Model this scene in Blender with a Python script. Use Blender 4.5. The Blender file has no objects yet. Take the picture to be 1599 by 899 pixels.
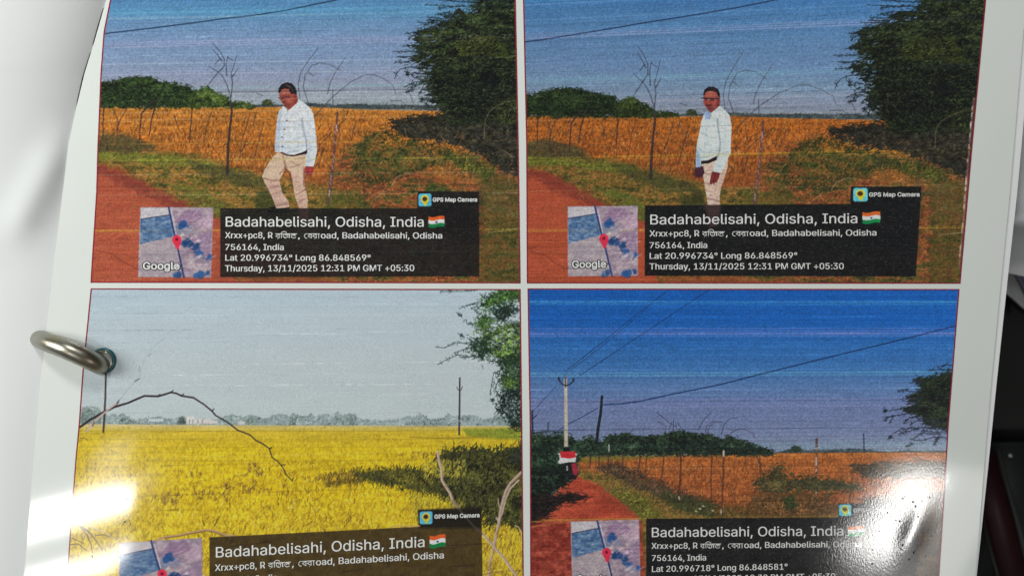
import bpy, bmesh, math, random, os
import numpy as np
from mathutils import Vector

S = bpy.context.scene
COL = S.collection
rng = np.random.default_rng(11)

# ------------------------------------------------------------------ camera, world, lights
H = 0.2977                      # lens height above the page, metres
HFOV = math.radians(56)
F = 799.5 / math.tan(HFOV / 2)  # focal length in photo pixels

cam = bpy.data.cameras.new("camera")
cam.sensor_width = 36
cam.angle = HFOV
cam.clip_start = 0.005
cam.clip_end = 50
cam.dof.use_dof = True
cam.dof.focus_distance = H
cam.dof.aperture_fstop = 8.5
camo = bpy.data.objects.new("camera", cam)
camo.location = (0, 0, H)
COL.objects.link(camo)
S.camera = camo

S.view_settings.view_transform = 'Standard'
S.view_settings.look = 'None'
S.view_settings.gamma = 1
S.view_settings.exposure = 0

W = bpy.data.worlds.new("World")
S.world = W
W.use_nodes = True
wn, wl = W.node_tree.nodes, W.node_tree.links
bg = wn["Background"]
wtc = wn.new("ShaderNodeTexCoord")
wsep = wn.new("ShaderNodeSeparateXYZ")
wr = wn.new("ShaderNodeValToRGB")
wr.color_ramp.elements[0].position = 0.42
wr.color_ramp.elements[0].color = (0.03, 0.03, 0.032, 1)
wr.color_ramp.elements[1].position = 0.95
wr.color_ramp.elements[1].color = (0.30, 0.30, 0.31, 1)
wm = wn.new("ShaderNodeMath"); wm.operation = 'MULTIPLY_ADD'
wm.inputs[1].default_value = 0.5; wm.inputs[2].default_value = 0.5
wl.new(wtc.outputs["Generated"], wsep.inputs[0])
wy = wn.new("ShaderNodeMath"); wy.operation = 'MULTIPLY_ADD'; wy.inputs[1].default_value = -0.8   # the room is brighter towards the reader
wl.new(wsep.outputs["Y"], wy.inputs[0]); wl.new(wsep.outputs["Z"], wy.inputs[2])
wl.new(wy.outputs[0], wm.inputs[0])
wl.new(wm.outputs[0], wr.inputs[0])
wl.new(wr.outputs[0], bg.inputs[0])
bg.inputs[1].default_value = 0.42


def area(name, loc, target, sx, sy, power, color=(1, 1, 1), roll=0.0):
    l = bpy.data.lights.new(name, 'AREA')
    l.shape = 'RECTANGLE'
    l.size, l.size_y, l.energy, l.color = sx, sy, power, color
    o = bpy.data.objects.new(name, l)
    o.location = loc
    d = Vector(target) - Vector(loc)
    z = -d.normalized()
    x = Vector((1, 0, 0)); x = (x - z * x.dot(z)).normalized()
    y = z.cross(x)
    from mathutils import Matrix
    o.rotation_euler = (Matrix((x, y, z)).transposed() @ Matrix.Rotation(roll, 3, 'Z')).to_euler()
    COL.objects.link(o)
    return o


area("window_light", (-0.18, 0.80, 0.62), (0.0, 0.0, 0), 0.22, 0.16, 3.5, (0.97, 1.0, 0.975))
area("window_light", (-0.66, 0.16, 0.40), (-0.05, 0.0, 0), 0.30, 0.28, 3.95, (0.97, 1.0, 0.975))

# ------------------------------------------------------------------ the sheet: pixel of the print layout -> point on the twisted sheet
TW = 0.55e-7                    # slight twist of the sheet


def Z(px, py):
    px = np.asarray(px, float); py = np.asarray(py, float)
    z = -TW * H * (px - 799) * (py - 449)
    # gentle buckles of the laminated sheet
    z = z + 0.000022 * np.exp(-((px - 205) / 22) ** 2 - ((py - 790) / 60) ** 2)
    z = z + 0.00016 * np.exp(-((px - 1428) / 20 + (py - 828) / 60) ** 2 - ((py - 835) / 40) ** 2)
    return z


def pos(px, py, dz=0.0, zz=None):
    px = np.asarray(px, float); py = np.asarray(py, float)
    z = (Z(px, py) if zz is None else np.asarray(zz, float)) + dz
    t = H - z
    return np.stack([(px - 799.5) / F * t, -(py - 449.5) / F * t, z + 0 * px], -1)


def normal_at(px, py):
    a = pos(px + 1, py) - pos(px - 1, py)
    b = pos(px, py - 1) - pos(px, py + 1)
    n = np.cross(a, b)
    return n / np.linalg.norm(n)


def glare_lamp(name, px, py, wpx, hpx, radiance, dist=1.5, roll=0.0, smooth=True):
    """a ceiling lamp or added halo light standing where the glossy sheet mirrors it at this spot"""
    zz = -TW * H
    a = np.array([1, 0, 0]) ; b = np.array([0, 1, 0])
    P = pos(px, py)
    mm = H / F
    dzdx = zz * (py - 449) / mm
    dzdy = -zz * (px - 799) / mm
    n = np.array([-dzdx, -dzdy, 1.0]); n /= np.linalg.norm(n)
    v = P - np.array([0, 0, H]); v /= np.linalg.norm(v)
    r = v - 2 * v.dot(n) * n
    L = P + r * dist
    sc = mm * (dist + H) / H
    sx, sy = wpx * sc, hpx * sc
    return area(name, L, P, sx, sy, radiance * math.pi * sx * sy * 1.0, (1, 0.985, 0.95), roll)


glare_lamp("ceiling_lamp", 122, 790, 150, 40, 42)
glare_lamp("glare_halo_light", 168, 738, 46, 90, 5)  # added dim light, fans the lower-left glare upwards
glare_lamp("ceiling_lamp", 100, 886, 150, 26, 42)
glare_lamp("ceiling_lamp", 1402, 800, 66, 120, 38, roll=-0.5)
glare_lamp("glare_halo_light", 1440, 838, 140, 200, 3.4, roll=-0.4)  # added larger dim light, gives the grey sheen around the right-hand glare

# ------------------------------------------------------------------ helpers for objects and materials
def tag(o, label=None, cat=None, group=None, kind=None):
    if label: o["label"] = label
    if cat: o["category"] = cat
    if group: o["group"] = group
    if kind: o["kind"] = kind
    return o


def add_obj(name, me, mat, parent=None):
    o = bpy.data.objects.new(name, me)
    COL.objects.link(o)
    if mat is not None:
        me.materials.append(mat)
    if parent is not None:
        o.parent = parent
    return o


def mesh_np(name, V, Fc, colors=None, smooth=True):
    """V (n,3); Fc (m,4) or (m,3) ints; colors (n,3) linear"""
    me = bpy.data.meshes.new(name)
    V = np.asarray(V, np.float32); Fc = np.asarray(Fc, np.int32)
    k = Fc.shape[1]
    me.vertices.add(len(V)); me.vertices.foreach_set("co", V.ravel())
    me.loops.add(Fc.size); me.loops.foreach_set("vertex_index", Fc.ravel())
    me.polygons.add(len(Fc))
    me.polygons.foreach_set("loop_start", np.arange(0, Fc.size, k, dtype=np.int32))
    me.polygons.foreach_set("use_smooth", np.full(len(Fc), smooth))
    me.update(calc_edges=True)
    if colors is not None:
        a = me.color_attributes.new("ink", 'FLOAT_COLOR', 'POINT')
        c4 = np.ones((len(V), 4), np.float32); c4[:, :3] = colors
        a.data.foreach_set("color", c4.ravel())
    me.validate()
    return me


def lin(c):
    c = np.clip(np.asarray(c, float), 0, 1)
    return np.where(c <= 0.04045, c / 12.92, ((c + 0.055) / 1.055) ** 2.4)


def gloss_nodes(nt, p, bump=0.06, coat=1.0, coat_rough=0.09, fine=1350.0):
    n, l = nt.nodes, nt.links
    tc = n.new("ShaderNodeTexCoord")
    a = n.new("ShaderNodeTexNoise"); a.inputs["Scale"].default_value = fine; a.inputs["Detail"].default_value = 3
    b = n.new("ShaderNodeTexNoise"); b.inputs["Scale"].default_value = 120; b.inputs["Detail"].default_value = 2
    mp = n.new("ShaderNodeMapping"); mp.inputs["Rotation"].default_value = (0, 0, 0.25); mp.inputs["Scale"].default_value = (1.25, 0.6, 1)   # faint brushing of the laminate
    l.new(tc.outputs["Object"], mp.inputs["Vector"]); l.new(mp.outputs[0], a.inputs["Vector"]); l.new(tc.outputs["Object"], b.inputs["Vector"])
    m = n.new("ShaderNodeMath"); m.operation = "MULTIPLY_ADD"; m.inputs[1].default_value = 0.3
    l.new(b.outputs["Fac"], m.inputs[0]); l.new(a.outputs["Fac"], m.inputs[2])
    bp = n.new("ShaderNodeBump"); bp.inputs["Strength"].default_value = bump; bp.inputs["Distance"].default_value = 0.0004
    l.new(m.outputs[0], bp.inputs["Height"])
    l.new(bp.outputs[0], p.inputs["Coat Normal"])
    p.inputs["Coat Weight"].default_value = coat
    p.inputs["Coat Roughness"].default_value = coat_rough
    p.inputs["Specular IOR Level"].default_value = 0.03
    p.inputs["Roughness"].default_value = 0.6
    return tc


def ink_material(name, bump=0.05, coat_rough=0.09, fine=1350.0):
    m = bpy.data.materials.new(name); m.use_nodes = True
    nt = m.node_tree; p = nt.nodes["Principled BSDF"]
    at = nt.nodes.new("ShaderNodeAttribute"); at.attribute_name = "ink"
    tc = gloss_nodes(nt, p, bump, 1.0, coat_rough, fine)
    # screen-print grain of the ink
    g = nt.nodes.new("ShaderNodeTexNoise"); g.inputs["Scale"].default_value = 3800; g.inputs["Detail"].default_value = 1
    nt.links.new(tc.outputs["Object"], g.inputs["Vector"])
    mr = nt.nodes.new("ShaderNodeMapRange")
    mr.inputs["From Min"].default_value = 0.3; mr.inputs["From Max"].default_value = 0.7
    mr.inputs["To Min"].default_value = 0.88; mr.inputs["To Max"].default_value = 1.12
    nt.links.new(g.outputs["Fac"], mr.inputs["Value"])
    mx = nt.nodes.new("ShaderNodeVectorMath"); mx.operation = 'SCALE'
    nt.links.new(at.outputs["Color"], mx.inputs[0]); nt.links.new(mr.outputs[0], mx.inputs["Scale"])
    nt.links.new(mx.outputs[0], p.inputs["Base Color"])
    return m


def flat_material(name, color, rough=0.5, metallic=0.0, noise=0.06, scale=60, coat=0.0, bump=0.0, bscale=200, gloss=False, spec=0.4):
    m = bpy.data.materials.new(name); m.use_nodes = True
    nt = m.node_tree; p = nt.nodes["Principled BSDF"]
    p.inputs["Roughness"].default_value = rough
    p.inputs["Metallic"].default_value = metallic
    p.inputs["Specular IOR Level"].default_value = spec
    p.inputs["Coat Weight"].default_value = coat
    tc = nt.nodes.new("ShaderNodeTexCoord")
    g = nt.nodes.new("ShaderNodeTexNoise"); g.inputs["Scale"].default_value = scale; g.inputs["Detail"].default_value = 5
    nt.links.new(tc.outputs["Object"], g.inputs["Vector"])
    r = nt.nodes.new("ShaderNodeValToRGB")
    c = np.array(color, float)
    r.color_ramp.elements[0].position = 0.3; r.color_ramp.elements[1].position = 0.7
    r.color_ramp.elements[0].color = (*np.clip(c * (1 - noise), 0, 1), 1)
    r.color_ramp.elements[1].color = (*np.clip(c * (1 + noise), 0, 1), 1)
    nt.links.new(g.outputs["Fac"], r.inputs[0]); nt.links.new(r.outputs[0], p.inputs["Base Color"])
    if bump:
        b = nt.nodes.new("ShaderNodeTexNoise"); b.inputs["Scale"].default_value = bscale; b.inputs["Detail"].default_value = 4
        nt.links.new(tc.outputs["Object"], b.inputs["Vector"])
        bp = nt.nodes.new("ShaderNodeBump"); bp.inputs["Strength"].default_value = bump; bp.inputs["Distance"].default_value = 0.0006
        nt.links.new(b.outputs["Fac"], bp.inputs["Height"]); nt.links.new(bp.outputs[0], p.inputs["Normal"])
    if gloss:
        gloss_nodes(nt, p, 0.004, 1.0, 0.06)
    return m


M_INK = ink_material("printed_ink", 0.006, 0.07)
M_INK_WORN = ink_material("printed_ink_scuffed", 0.028, 0.08, 1900.0)
M_SHEET = flat_material("glossy_white_sheet", (0.80, 0.835, 0.79), 0.6, noise=0.012, scale=25, gloss=True)
M_TEXT = flat_material("white_lettering", (0.86, 0.86, 0.83), 0.6, noise=0.04, scale=3000, gloss=True)
M_DARKINK = flat_material("dark_lettering_edge", (0.03, 0.03, 0.035), 0.6, noise=0.1, scale=3000, gloss=True)
M_BORDER = flat_material("dark_red_border", (0.30, 0.022, 0.045), 0.6, noise=0.25, scale=1500, gloss=True)

# ------------------------------------------------------------------ painting tools for what is printed on the sheet
class Canvas:
    def __init__(s, x0, y0, x1, y1):
        s.x0, s.y0 = x0, y0
        s.w, s.h = x1 - x0, y1 - y0
        s.X, s.Y = np.meshgrid(np.arange(x0, x1) + 0.0, np.arange(y0, y1) + 0.0)
        s.col = np.zeros((s.h, s.w, 3)); s.own = np.zeros((s.h, s.w), np.int16)
        s.names = ["photo_print"]

    def part(s, name):
        if name in ("fence_post", "bare_branch"):      # every post and every branch is a piece of its own
            s.names.append(name); return len(s.names) - 1
        if name not in s.names: s.names.append(name)
        return s.names.index(name)

    def box(s, P, m):
        a = max(int(P[:, 0].min() - m) - s.x0, 0); b = min(int(P[:, 0].max() + m) + 2 - s.x0, s.w)
        c = max(int(P[:, 1].min() - m) - s.y0, 0); d = min(int(P[:, 1].max() + m) + 2 - s.y0, s.h)
        return slice(c, max(d, c)), slice(a, max(b, a))

    def blend(s, sl, a, color, own=None, thr=0.5):
        c = color[sl] if isinstance(color, np.ndarray) and color.ndim == 3 and color.shape[:2] == (s.h, s.w) else np.asarray(color)
        s.col[sl] = s.col[sl] * (1 - a[..., None]) + c * a[..., None]
        if own is not None:
            o = s.own[sl]; o[a > thr] = s.part(own)

    def sdf(s, P, sl):
        X, Y = s.X[sl], s.Y[sl]
        d = np.full(X.shape, 1e9); ins = np.zeros(X.shape, bool)
        n = len(P)
        for i in range(n):
            ax, ay = P[i]; bx, by = P[(i + 1) % n]
            ex, ey = bx - ax, by - ay
            wx, wy = X - ax, Y - ay
            t = np.clip((wx * ex + wy * ey) / (ex * ex + ey * ey + 1e-9), 0, 1)
            d = np.minimum(d, (wx - t * ex) ** 2 + (wy - t * ey) ** 2)
            c = ((ay <= Y) & (by > Y)) | ((by <= Y) & (ay > Y))
            if abs(ey) > 1e-9:
                ins ^= c & (X < ax + (Y - ay) * ex / ey)
        d = np.sqrt(d)
        return np.where(ins, -d, d)

    def poly(s, P, color, own=None, soft=1.0, alpha=1.0, rough=0.0, nz=None):
        P = np.asarray(P, float); sl = s.box(P, soft + rough + 2)
        if s.X[sl].size == 0: return
        d = s.sdf(P, sl)
        if rough:
            d = d + rough * (nz if nz is not None else s.noise(5, 4, 77))[sl]
        a = np.clip(0.5 - d / soft, 0, 1) * alpha
        s.blend(sl, a, color, own)
        return sl, a

    def mask(s, P):
        P = np.asarray(P, float); m = np.zeros((s.h, s.w))
        sl = s.box(P, 2)
        if s.X[sl].size: m[sl] = np.clip(0.5 - s.sdf(P, sl), 0, 1)
        return m

    def stroke(s, P, w, color, own=None, alpha=1.0, w2=None, soft=1.0):
        P = np.asarray(P, float); w2 = w if w2 is None else w2
        sl = s.box(P, max(w, w2) + 2)
        X, Y = s.X[sl], s.Y[sl]
        if X.size == 0: return
        best = np.full(X.shape, 1e9)
        L = np.r_[0, np.cumsum(np.hypot(*np.diff(P, axis=0).T))]
        for i in range(len(P) - 1):
            ax, ay = P[i]; ex, ey = P[i + 1] - P[i]
            wx, wy = X - ax, Y - ay
            t = np.clip((wx * ex + wy * ey) / (ex * ex + ey * ey + 1e-9), 0, 1)
            u = (L[i] + t * (L[i + 1] - L[i])) / (L[-1] + 1e-9)
            best = np.minimum(best, np.hypot(wx - t * ex, wy - t * ey) - (w + (w2 - w) * u) / 2)
        a = np.clip(0.5 - best / soft, 0, 1) * alpha
        s.blend(sl, a, color, own, 0.35)

    def noise(s, sx, sy, seed, octv=1):
        out = np.zeros((s.h, s.w)); amp = 1.0; tot = 0
        for o in range(octv):
            r = np.random.default_rng(seed * 31 + o)
            gx, gy = s.w / sx, s.h / sy
            G = r.uniform(-1, 1, (int(gy) + 3, int(gx) + 3))
            u = np.arange(s.w) / sx; v = np.arange(s.h) / sy
            iu, iv = u.astype(int), v.astype(int)
            fu, fv = u - iu, v - iv
            fu = fu * fu * (3 - 2 * fu); fv = fv * fv * (3 - 2 * fv)
            A = G[iv][:, iu] * (1 - fu) + G[iv][:, iu + 1] * fu
            B = G[iv + 1][:, iu] * (1 - fu) + G[iv + 1][:, iu + 1] * fu
            out += amp * (A * (1 - fv[:, None]) + B * fv[:, None]); tot += amp
            amp *= 0.55; sx = max(sx / 2, 1); sy = max(sy / 2, 1)
        return out / tot

    def dabs(s, pts, ang, ln, cols, strength=1.0, own=None, thr=0.5, wd=1.0):
        """many short brush marks laid at once"""
        n = len(pts)
        if n == 0: return
        K = int(max(3, np.max(ln) * 1.3))
        t = np.linspace(-0.5, 0.5, K)
        x = (pts[:, 0:1] + np.cos(ang)[:, None] * ln[:, None] * t).ravel() - s.x0
        y = (pts[:, 1:2] + np.sin(ang)[:, None] * ln[:, None] * t).ravel() - s.y0
        wgt = np.repeat(ln / K * wd, K)
        c = np.repeat(cols, K, 0)
        ok = (x > 1) & (x < s.w - 3) & (y > 1) & (y < s.h - 3)
        x, y, wgt, c = x[ok], y[ok], wgt[ok], c[ok]
        ix, iy = x.astype(int), y.astype(int); fx, fy = x - ix, y - iy
        Wt = np.zeros(s.h * s.w); C3 = np.zeros((s.h * s.w, 3))
        for dx, dy, ww in ((0, 0, (1 - fx) * (1 - fy)), (1, 0, fx * (1 - fy)), (0, 1, (1 - fx) * fy), (1, 1, fx * fy)):
            q = (iy + dy) * s.w + ix + dx
            ww = ww * wgt
            Wt += np.bincount(q, ww, s.h * s.w)
            for k in range(3): C3[:, k] += np.bincount(q, ww * c[:, k], s.h * s.w)
        a = np.clip(Wt * strength, 0, 1).reshape(s.h, s.w)
        cc = (C3 / np.maximum(Wt, 1e-6)[:, None]).reshape(s.h, s.w, 3)
        s.col = s.col * (1 - a[..., None]) + cc * a[..., None]
        if own is not None: s.own[a > thr] = s.part(own)

    def pick(s, mask, n, r):
        p = mask.ravel(); p = p / p.sum()
        i = r.choice(p.size, n, p=p)
        return np.stack([i % s.w + s.x0 + r.uniform(-.5, .5, n), i // s.w + s.y0 + r.uniform(-.5, .5, n)], 1)


def rgb(*c): return np.array(c, float) / 255.0


def mixc(a, b, t):
    t = np.asarray(t)[..., None]
    return a * (1 - t) + b * t


def vgrad(C, stops):
    ys = [q[0] for q in stops]; cs = np.array([q[1] for q in stops], float) / 255
    return np.stack([np.interp(C.Y, ys, cs[:, k]) for k in range(3)], -1)


def foliage(C, P, dark, light, n, own, seed, ln=(2, 5), ang=0.0, spread=1.2, lightbias=0.0, edge=1.0, patch=(22, 12), solid=1.0, edge_n=None, topl=None, rough=4.0, lump=(8, 3.5)):
    r = np.random.default_rng(seed)
    P = np.asarray(P, float)
    nz = C.noise(patch[0], patch[1], seed, 3)
    fine = C.noise(4, 2.5, seed + 3, 2)
    lit = np.clip(0.38 + 0.7 * nz + 0.45 * fine + lightbias, 0, 1)
    if topl is not None: lit = np.clip(lit * np.interp(C.Y, topl[0], topl[1]), 0, 1)
    C.poly(P, mixc(dark, light, lit * 0.7), own, soft=1.2, alpha=solid, rough=rough, nz=1.4 * C.noise(lump[0], lump[1], seed + 5, 3))
    m = C.mask(P)
    if m.sum() < 1: return
    pts = C.pick(m, n, r)
    iy = np.clip((pts[:, 1] - C.y0).astype(int), 0, C.h - 1); ix = np.clip((pts[:, 0] - C.x0).astype(int), 0, C.w - 1)
    L = np.clip(lit[iy, ix] + r.normal(0, 0.42, n), 0, 1)
    C.dabs(pts, ang + r.normal(0, spread, n), r.uniform(*ln, n), mixc(dark * 0.55, light * 1.25, L), 0.85)
    # ragged edge
    Pc = np.vstack([P, P[:1]]); seg = np.hypot(*np.diff(Pc, axis=0).T); cum = np.r_[0, np.cumsum(seg)]
    ne = int(cum[-1] * 1.1 * edge) if edge_n is None else edge_n
    u = r.uniform(0, cum[-1], ne)
    ex = np.interp(u, cum, Pc[:, 0]) + r.normal(0, 2.6 * edge, ne); ey = np.interp(u, cum, Pc[:, 1]) + r.normal(0, 2.0 * edge, ne)
    C.dabs(np.stack([ex, ey], 1), ang + r.normal(0, spread * .7, ne), r.uniform(ln[0], ln[1] * 1.3, ne), mixc(dark * .8, light * .9, r.uniform(0, .9, ne)), 0.9, own, 0.45)


def mottled(C, P, palette, seed, own, n, ln=(2, 5), soft=6, rough=6, alpha=1.0, weights=None, spread=.8, ang=-1.35, patch=(26, 9)):
    """rough vegetation or soil: patches of several colours with short strokes over them"""
    r = np.random.default_rng(seed)
    pal = np.array(palette)
    k = len(pal)
    f = np.clip(.5 + .9 * C.noise(patch[0], patch[1], seed + 1, 4) + .25 * C.noise(3, 2, seed + 2, 1), 0, .999) * (k - 1)
    b = f.astype(int); t = (f - b)[..., None]
    field = pal[b] * (1 - t) + pal[np.minimum(b + 1, k - 1)] * t
    field = field * (1 + .28 * C.noise(3, 2.2, seed + 4, 2))[..., None]
    C.poly(P, field, own, soft, alpha, rough, 1.3 * C.noise(16, 6, seed + 6, 3))
    pts = C.pick(C.mask(P), n, r)
    iy = np.clip((pts[:, 1] - C.y0).astype(int), 0, C.h - 1); ix = np.clip((pts[:, 0] - C.x0).astype(int), 0, C.w - 1)
    own_col = field[iy, ix]
    c = own_col * .55 + pal[r.integers(0, k, n)] * .45
    C.dabs(pts, ang + r.normal(0, spread, n), r.uniform(*ln, n), c * r.uniform(.55, 1.45, (n, 1)), .7 * alpha)


def stalks(C, m, n, cols, seed, ln=(3, 7), ang=-1.57, spread=0.35, strength=0.7, depth=None):
    r = np.random.default_rng(seed)
    pts = C.pick(m, n, r)
    L = r.uniform(*ln, n)
    if depth is not None: L = L * np.interp(pts[:, 1], depth[0], depth[1])
    ci = r.integers(0, len(cols), n)
    c = np.array(cols)[ci] * r.uniform(0.85, 1.15, (n, 1))
    C.dabs(pts, ang + r.normal(0, spread, n), L, c, strength)


def leafy_twig(C, P, dark, own, seed, w=1.6, n=14, size=3.5, spread=1.0):
    r = np.random.default_rng(seed)
    P = np.asarray(P, float)
    C.stroke(P, w, dark, own, 0.9, 1.0)
    seg = np.hypot(*np.diff(P, axis=0).T); cum = np.r_[0, np.cumsum(seg)]
    u = r.uniform(0, cum[-1], n)
    x = np.interp(u, cum, P[:, 0]) + r.normal(0, 1.5, n); y = np.interp(u, cum, P[:, 1]) + r.normal(0, 1.6, n)
    C.dabs(np.stack([x, y], 1), r.normal(0, spread, n), r.uniform(size * .5, size * 1.4, n), np.tile(dark, (n, 1)) * r.uniform(.8, 1.5, (n, 1)), 0.9, own, 0.45)


def zc(pts, ox, oy, sc): return np.array([(ox + x / sc, oy + y / sc) for x, y in pts])


# ---- map thumbnail, badge and flag, repeated on every print
def paint_map(C, TL, TR, BL, seed):
    TL, TR, BL = map(lambda q: np.array(q, float), (TL, TR, BL))
    e1, e2 = TR - TL, BL - TL
    def q(pts): return [TL + e1 * u + e2 * v for u, v in pts]
    lav, own = rgb(172, 154, 166), "map_thumbnail"
    n1 = C.noise(9, 6, seed, 3)
    base = mixc(rgb(140, 120, 138), rgb(186, 168, 174), 0.5 + 0.9 * n1)
    C.poly(q([(0, 0), (1, 0), (1, 1), (0, 1)]), base, own, 1.0)
    C.poly(q([(0.01, .01), (.40, .01), (.41, .1), (.01, .17)]), mixc(rgb(180, 172, 180), rgb(205, 198, 200), .5 + .5 * n1), None, 1.5)
    C.poly(q([(0.01, .53), (.48, .42), (.55, .66), (.6, .99), (.01, .99)]), mixc(rgb(156, 142, 152), rgb(178, 164, 168), .5 + .8 * n1), None, 2)
    C.poly(q([(.62, .03), (.82, .04), (.88, .2), (.76, .2), (.6, .26), (.47, .22)]), rgb(140, 108, 140), None, 3, .7)
    C.poly(q([(.99, .3), (.99, .75), (.86, .62), (.7, .47), (.8, .42)]), rgb(140, 112, 145), None, 4, .6)
    C.poly(q([(.78, .2), (.99, .08), (.99, .3), (.85, .33)]), rgb(190, 160, 178), None, 4, .8)
    C.poly(q([(.56, .2), (.7, .26), (.75, .36), (.5, .4), (.47, .3)]), rgb(120, 130, 160), None, 5, .6)
    bl = mixc(rgb(64, 96, 138), rgb(116, 140, 170), .5 + .9 * C.noise(5, 3, seed + 3, 2))
    C.poly(q([(.01, .175), (.41, .115), (.485, .41), (.01, .53)]), bl, None, 1.5)
    r = np.random.default_rng(seed)
    C.stroke(q([(.01, .175), (.15, .15), (.41, .11)]), 1.6, rgb(42, 50, 80), None, .85)
    C.stroke(q([(.43, .05), (.5, .38)]), 1.4, rgb(205, 200, 205), None, .9)
    C.stroke(q([(.39, 0), (.41, .1), (.485, .4), (.54, .62), (.63, 1)]), 2.8, rgb(38, 56, 110), None, .95)
    for u, v, rr in ((.6, .23, .055), (.57, .27, .05), (.64, .26, .04), (.66, .5, .07), (.62, .53, .05), (.71, .53, .05), (.78, .6, .06), (.83, .65, .045), (.8, .55, .04), (.56, .96, .05), (.51, .98, .04), (.86, .96, .06), (.8, .97, .045), (.95, .94, .04), (.97, .71, .04), (.94, .75, .02)):
        a = np.linspace(0, 6.28, 9)[:-1]
        C.poly(q([(u + rr * math.cos(t) * r.uniform(.75, 1.2), v + rr * math.sin(t) * r.uniform(.75, 1.2)) for t in a]), rgb(34, 74, 128) * r.uniform(.8, 1.25), None, 3, .85, 2.0, C.noise(4, 3, seed + 8, 2))
    for u, v, c in ((.58, .39, (215, 205, 180)), (.83, .7, (212, 205, 210)), (.8, .72, (190, 185, 195)), (.8, .47, (225, 200, 215)), (.95, .25, (215, 190, 205)), (.87, .71, (120, 130, 150))):
        p = TL + e1 * u + e2 * v
        C.poly([(p[0] - 4, p[1] + 2), (p[0] + 2, p[1] - 3), (p[0] + 5, p[1] + 1), (p[0], p[1] + 3)], rgb(*c), None, 3, .8)
    for k in range(26):
        u, v = r.uniform(.55, .95), r.uniform(.05, .95)
        C.stroke(q([(u, v), (u + r.uniform(.05, .12), v - r.uniform(.03, .09))]), 1.6, rgb(200, 176, 188) if k % 2 else rgb(132, 110, 140), None, .45)
    p = TL + e1 * .515 + e2 * .465
    C.poly([(p[0] + 7.3 * math.cos(t), p[1] + 7.5 * math.sin(t)) for t in np.linspace(0, 6.28, 17)[:-1]], rgb(226, 52, 78), "map_pin", 1)
    C.poly([(p[0] - 6.3, p[1] + 3.5), (p[0] + 6.8, p[1] + 3.5), (p[0] + 2.6, p[1] + 15.5), (p[0] + .5, p[1] + 15.5)], rgb(222, 48, 74), "map_pin", 1)
    C.poly([(p[0] + 2.6 * math.cos(t), p[1] - .5 + 2.6 * math.sin(t)) for t in np.linspace(0, 6.28, 11)[:-1]], rgb(120, 16, 42), "map_pin", 1)


def paint_badge(C, x0, y0, x1, y1, tilt=0.0):
    w, h = x1 - x0, y1 - y0
    def q(pts): return [(x0 + u * w, y0 + v * h + tilt * u * w) for u, v in pts]
    C.poly(q([(.1, 0), (.9, 0), (1, .1), (1, .9), (.9, 1), (.1, 1), (0, .9), (0, .1)]), mixc(rgb(66, 160, 205), rgb(120, 205, 232), .5 + .6 * C.noise(6, 5, 9, 2)), "app_badge", 1)
    C.poly(q([(.3, .8), (.75, .7), (.78, .98), (.45, .98)]), rgb(110, 190, 120), None, 2, .5)
    C.poly(q([(.5 + .33 * math.cos(t), .42 + .33 * math.sin(t)) for t in np.linspace(0, 6.28, 17)[:-1]]), rgb(212, 196, 70), None, 1)
    C.poly(q([(.24, .56), (.8, .56), (.62, .85), (.52, .97)]), rgb(222, 190, 40), None, 1)
    C.poly(q([(.48 + .2 * math.cos(t), .42 + .19 * math.sin(t)) for t in np.linspace(0, 6.28, 13)[:-1]]), rgb(66, 44, 26), None, 1.2)


def paint_flag(C, x0, y0, x1, y1, tilt=0.0, pale=0.0):
    w, h = x1 - x0, y1 - y0
    def row(v0, v1):
        us = np.linspace(0, 1, 9)
        wav = lambda u: .07 * math.sin(u * 6.0)
        return [(x0 + u * w, y0 + (v0 + wav(u)) * h + tilt * u * w) for u in us] + [(x0 + u * w, y0 + (v1 + wav(u)) * h + tilt * u * w) for u in us[::-1]]
    W_ = rgb(235, 235, 230)
    C.poly(row(.03, .36), mixc(rgb(228, 92, 40), W_, pale), "flag", 1)
    C.poly(row(.34, .68), W_, "flag", 1)
    C.poly(row(.66, .98), mixc(rgb(22, 122, 66), W_, pale), "flag", 1)
    cx, cy = x0 + .5 * w, y0 + .53 * h + tilt * .5 * w
    C.poly([(cx + 1.9 * math.cos(t), cy + 1.7 * math.sin(t)) for t in np.linspace(0, 6.28, 9)[:-1]], rgb(40, 50, 120), None, 1)


def panel(C, P, color, seed, alpha=0.84):
    c = mixc(color * 0.75, color * 1.3, 0.5 + 0.6 * C.noise(14, 9, seed, 3))
    C.poly(P, c, "caption_panel", 1.0, alpha + .06)
    m = C.mask(P)
    r = np.random.default_rng(seed)
    n = int(m.sum() / 22)
    pts = C.pick(m, n, r)
    C.dabs(pts, r.normal(0, .4, n), r.uniform(1, 2.5, n), np.tile(color * 2.0 + .03, (n, 1)), .34)


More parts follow.
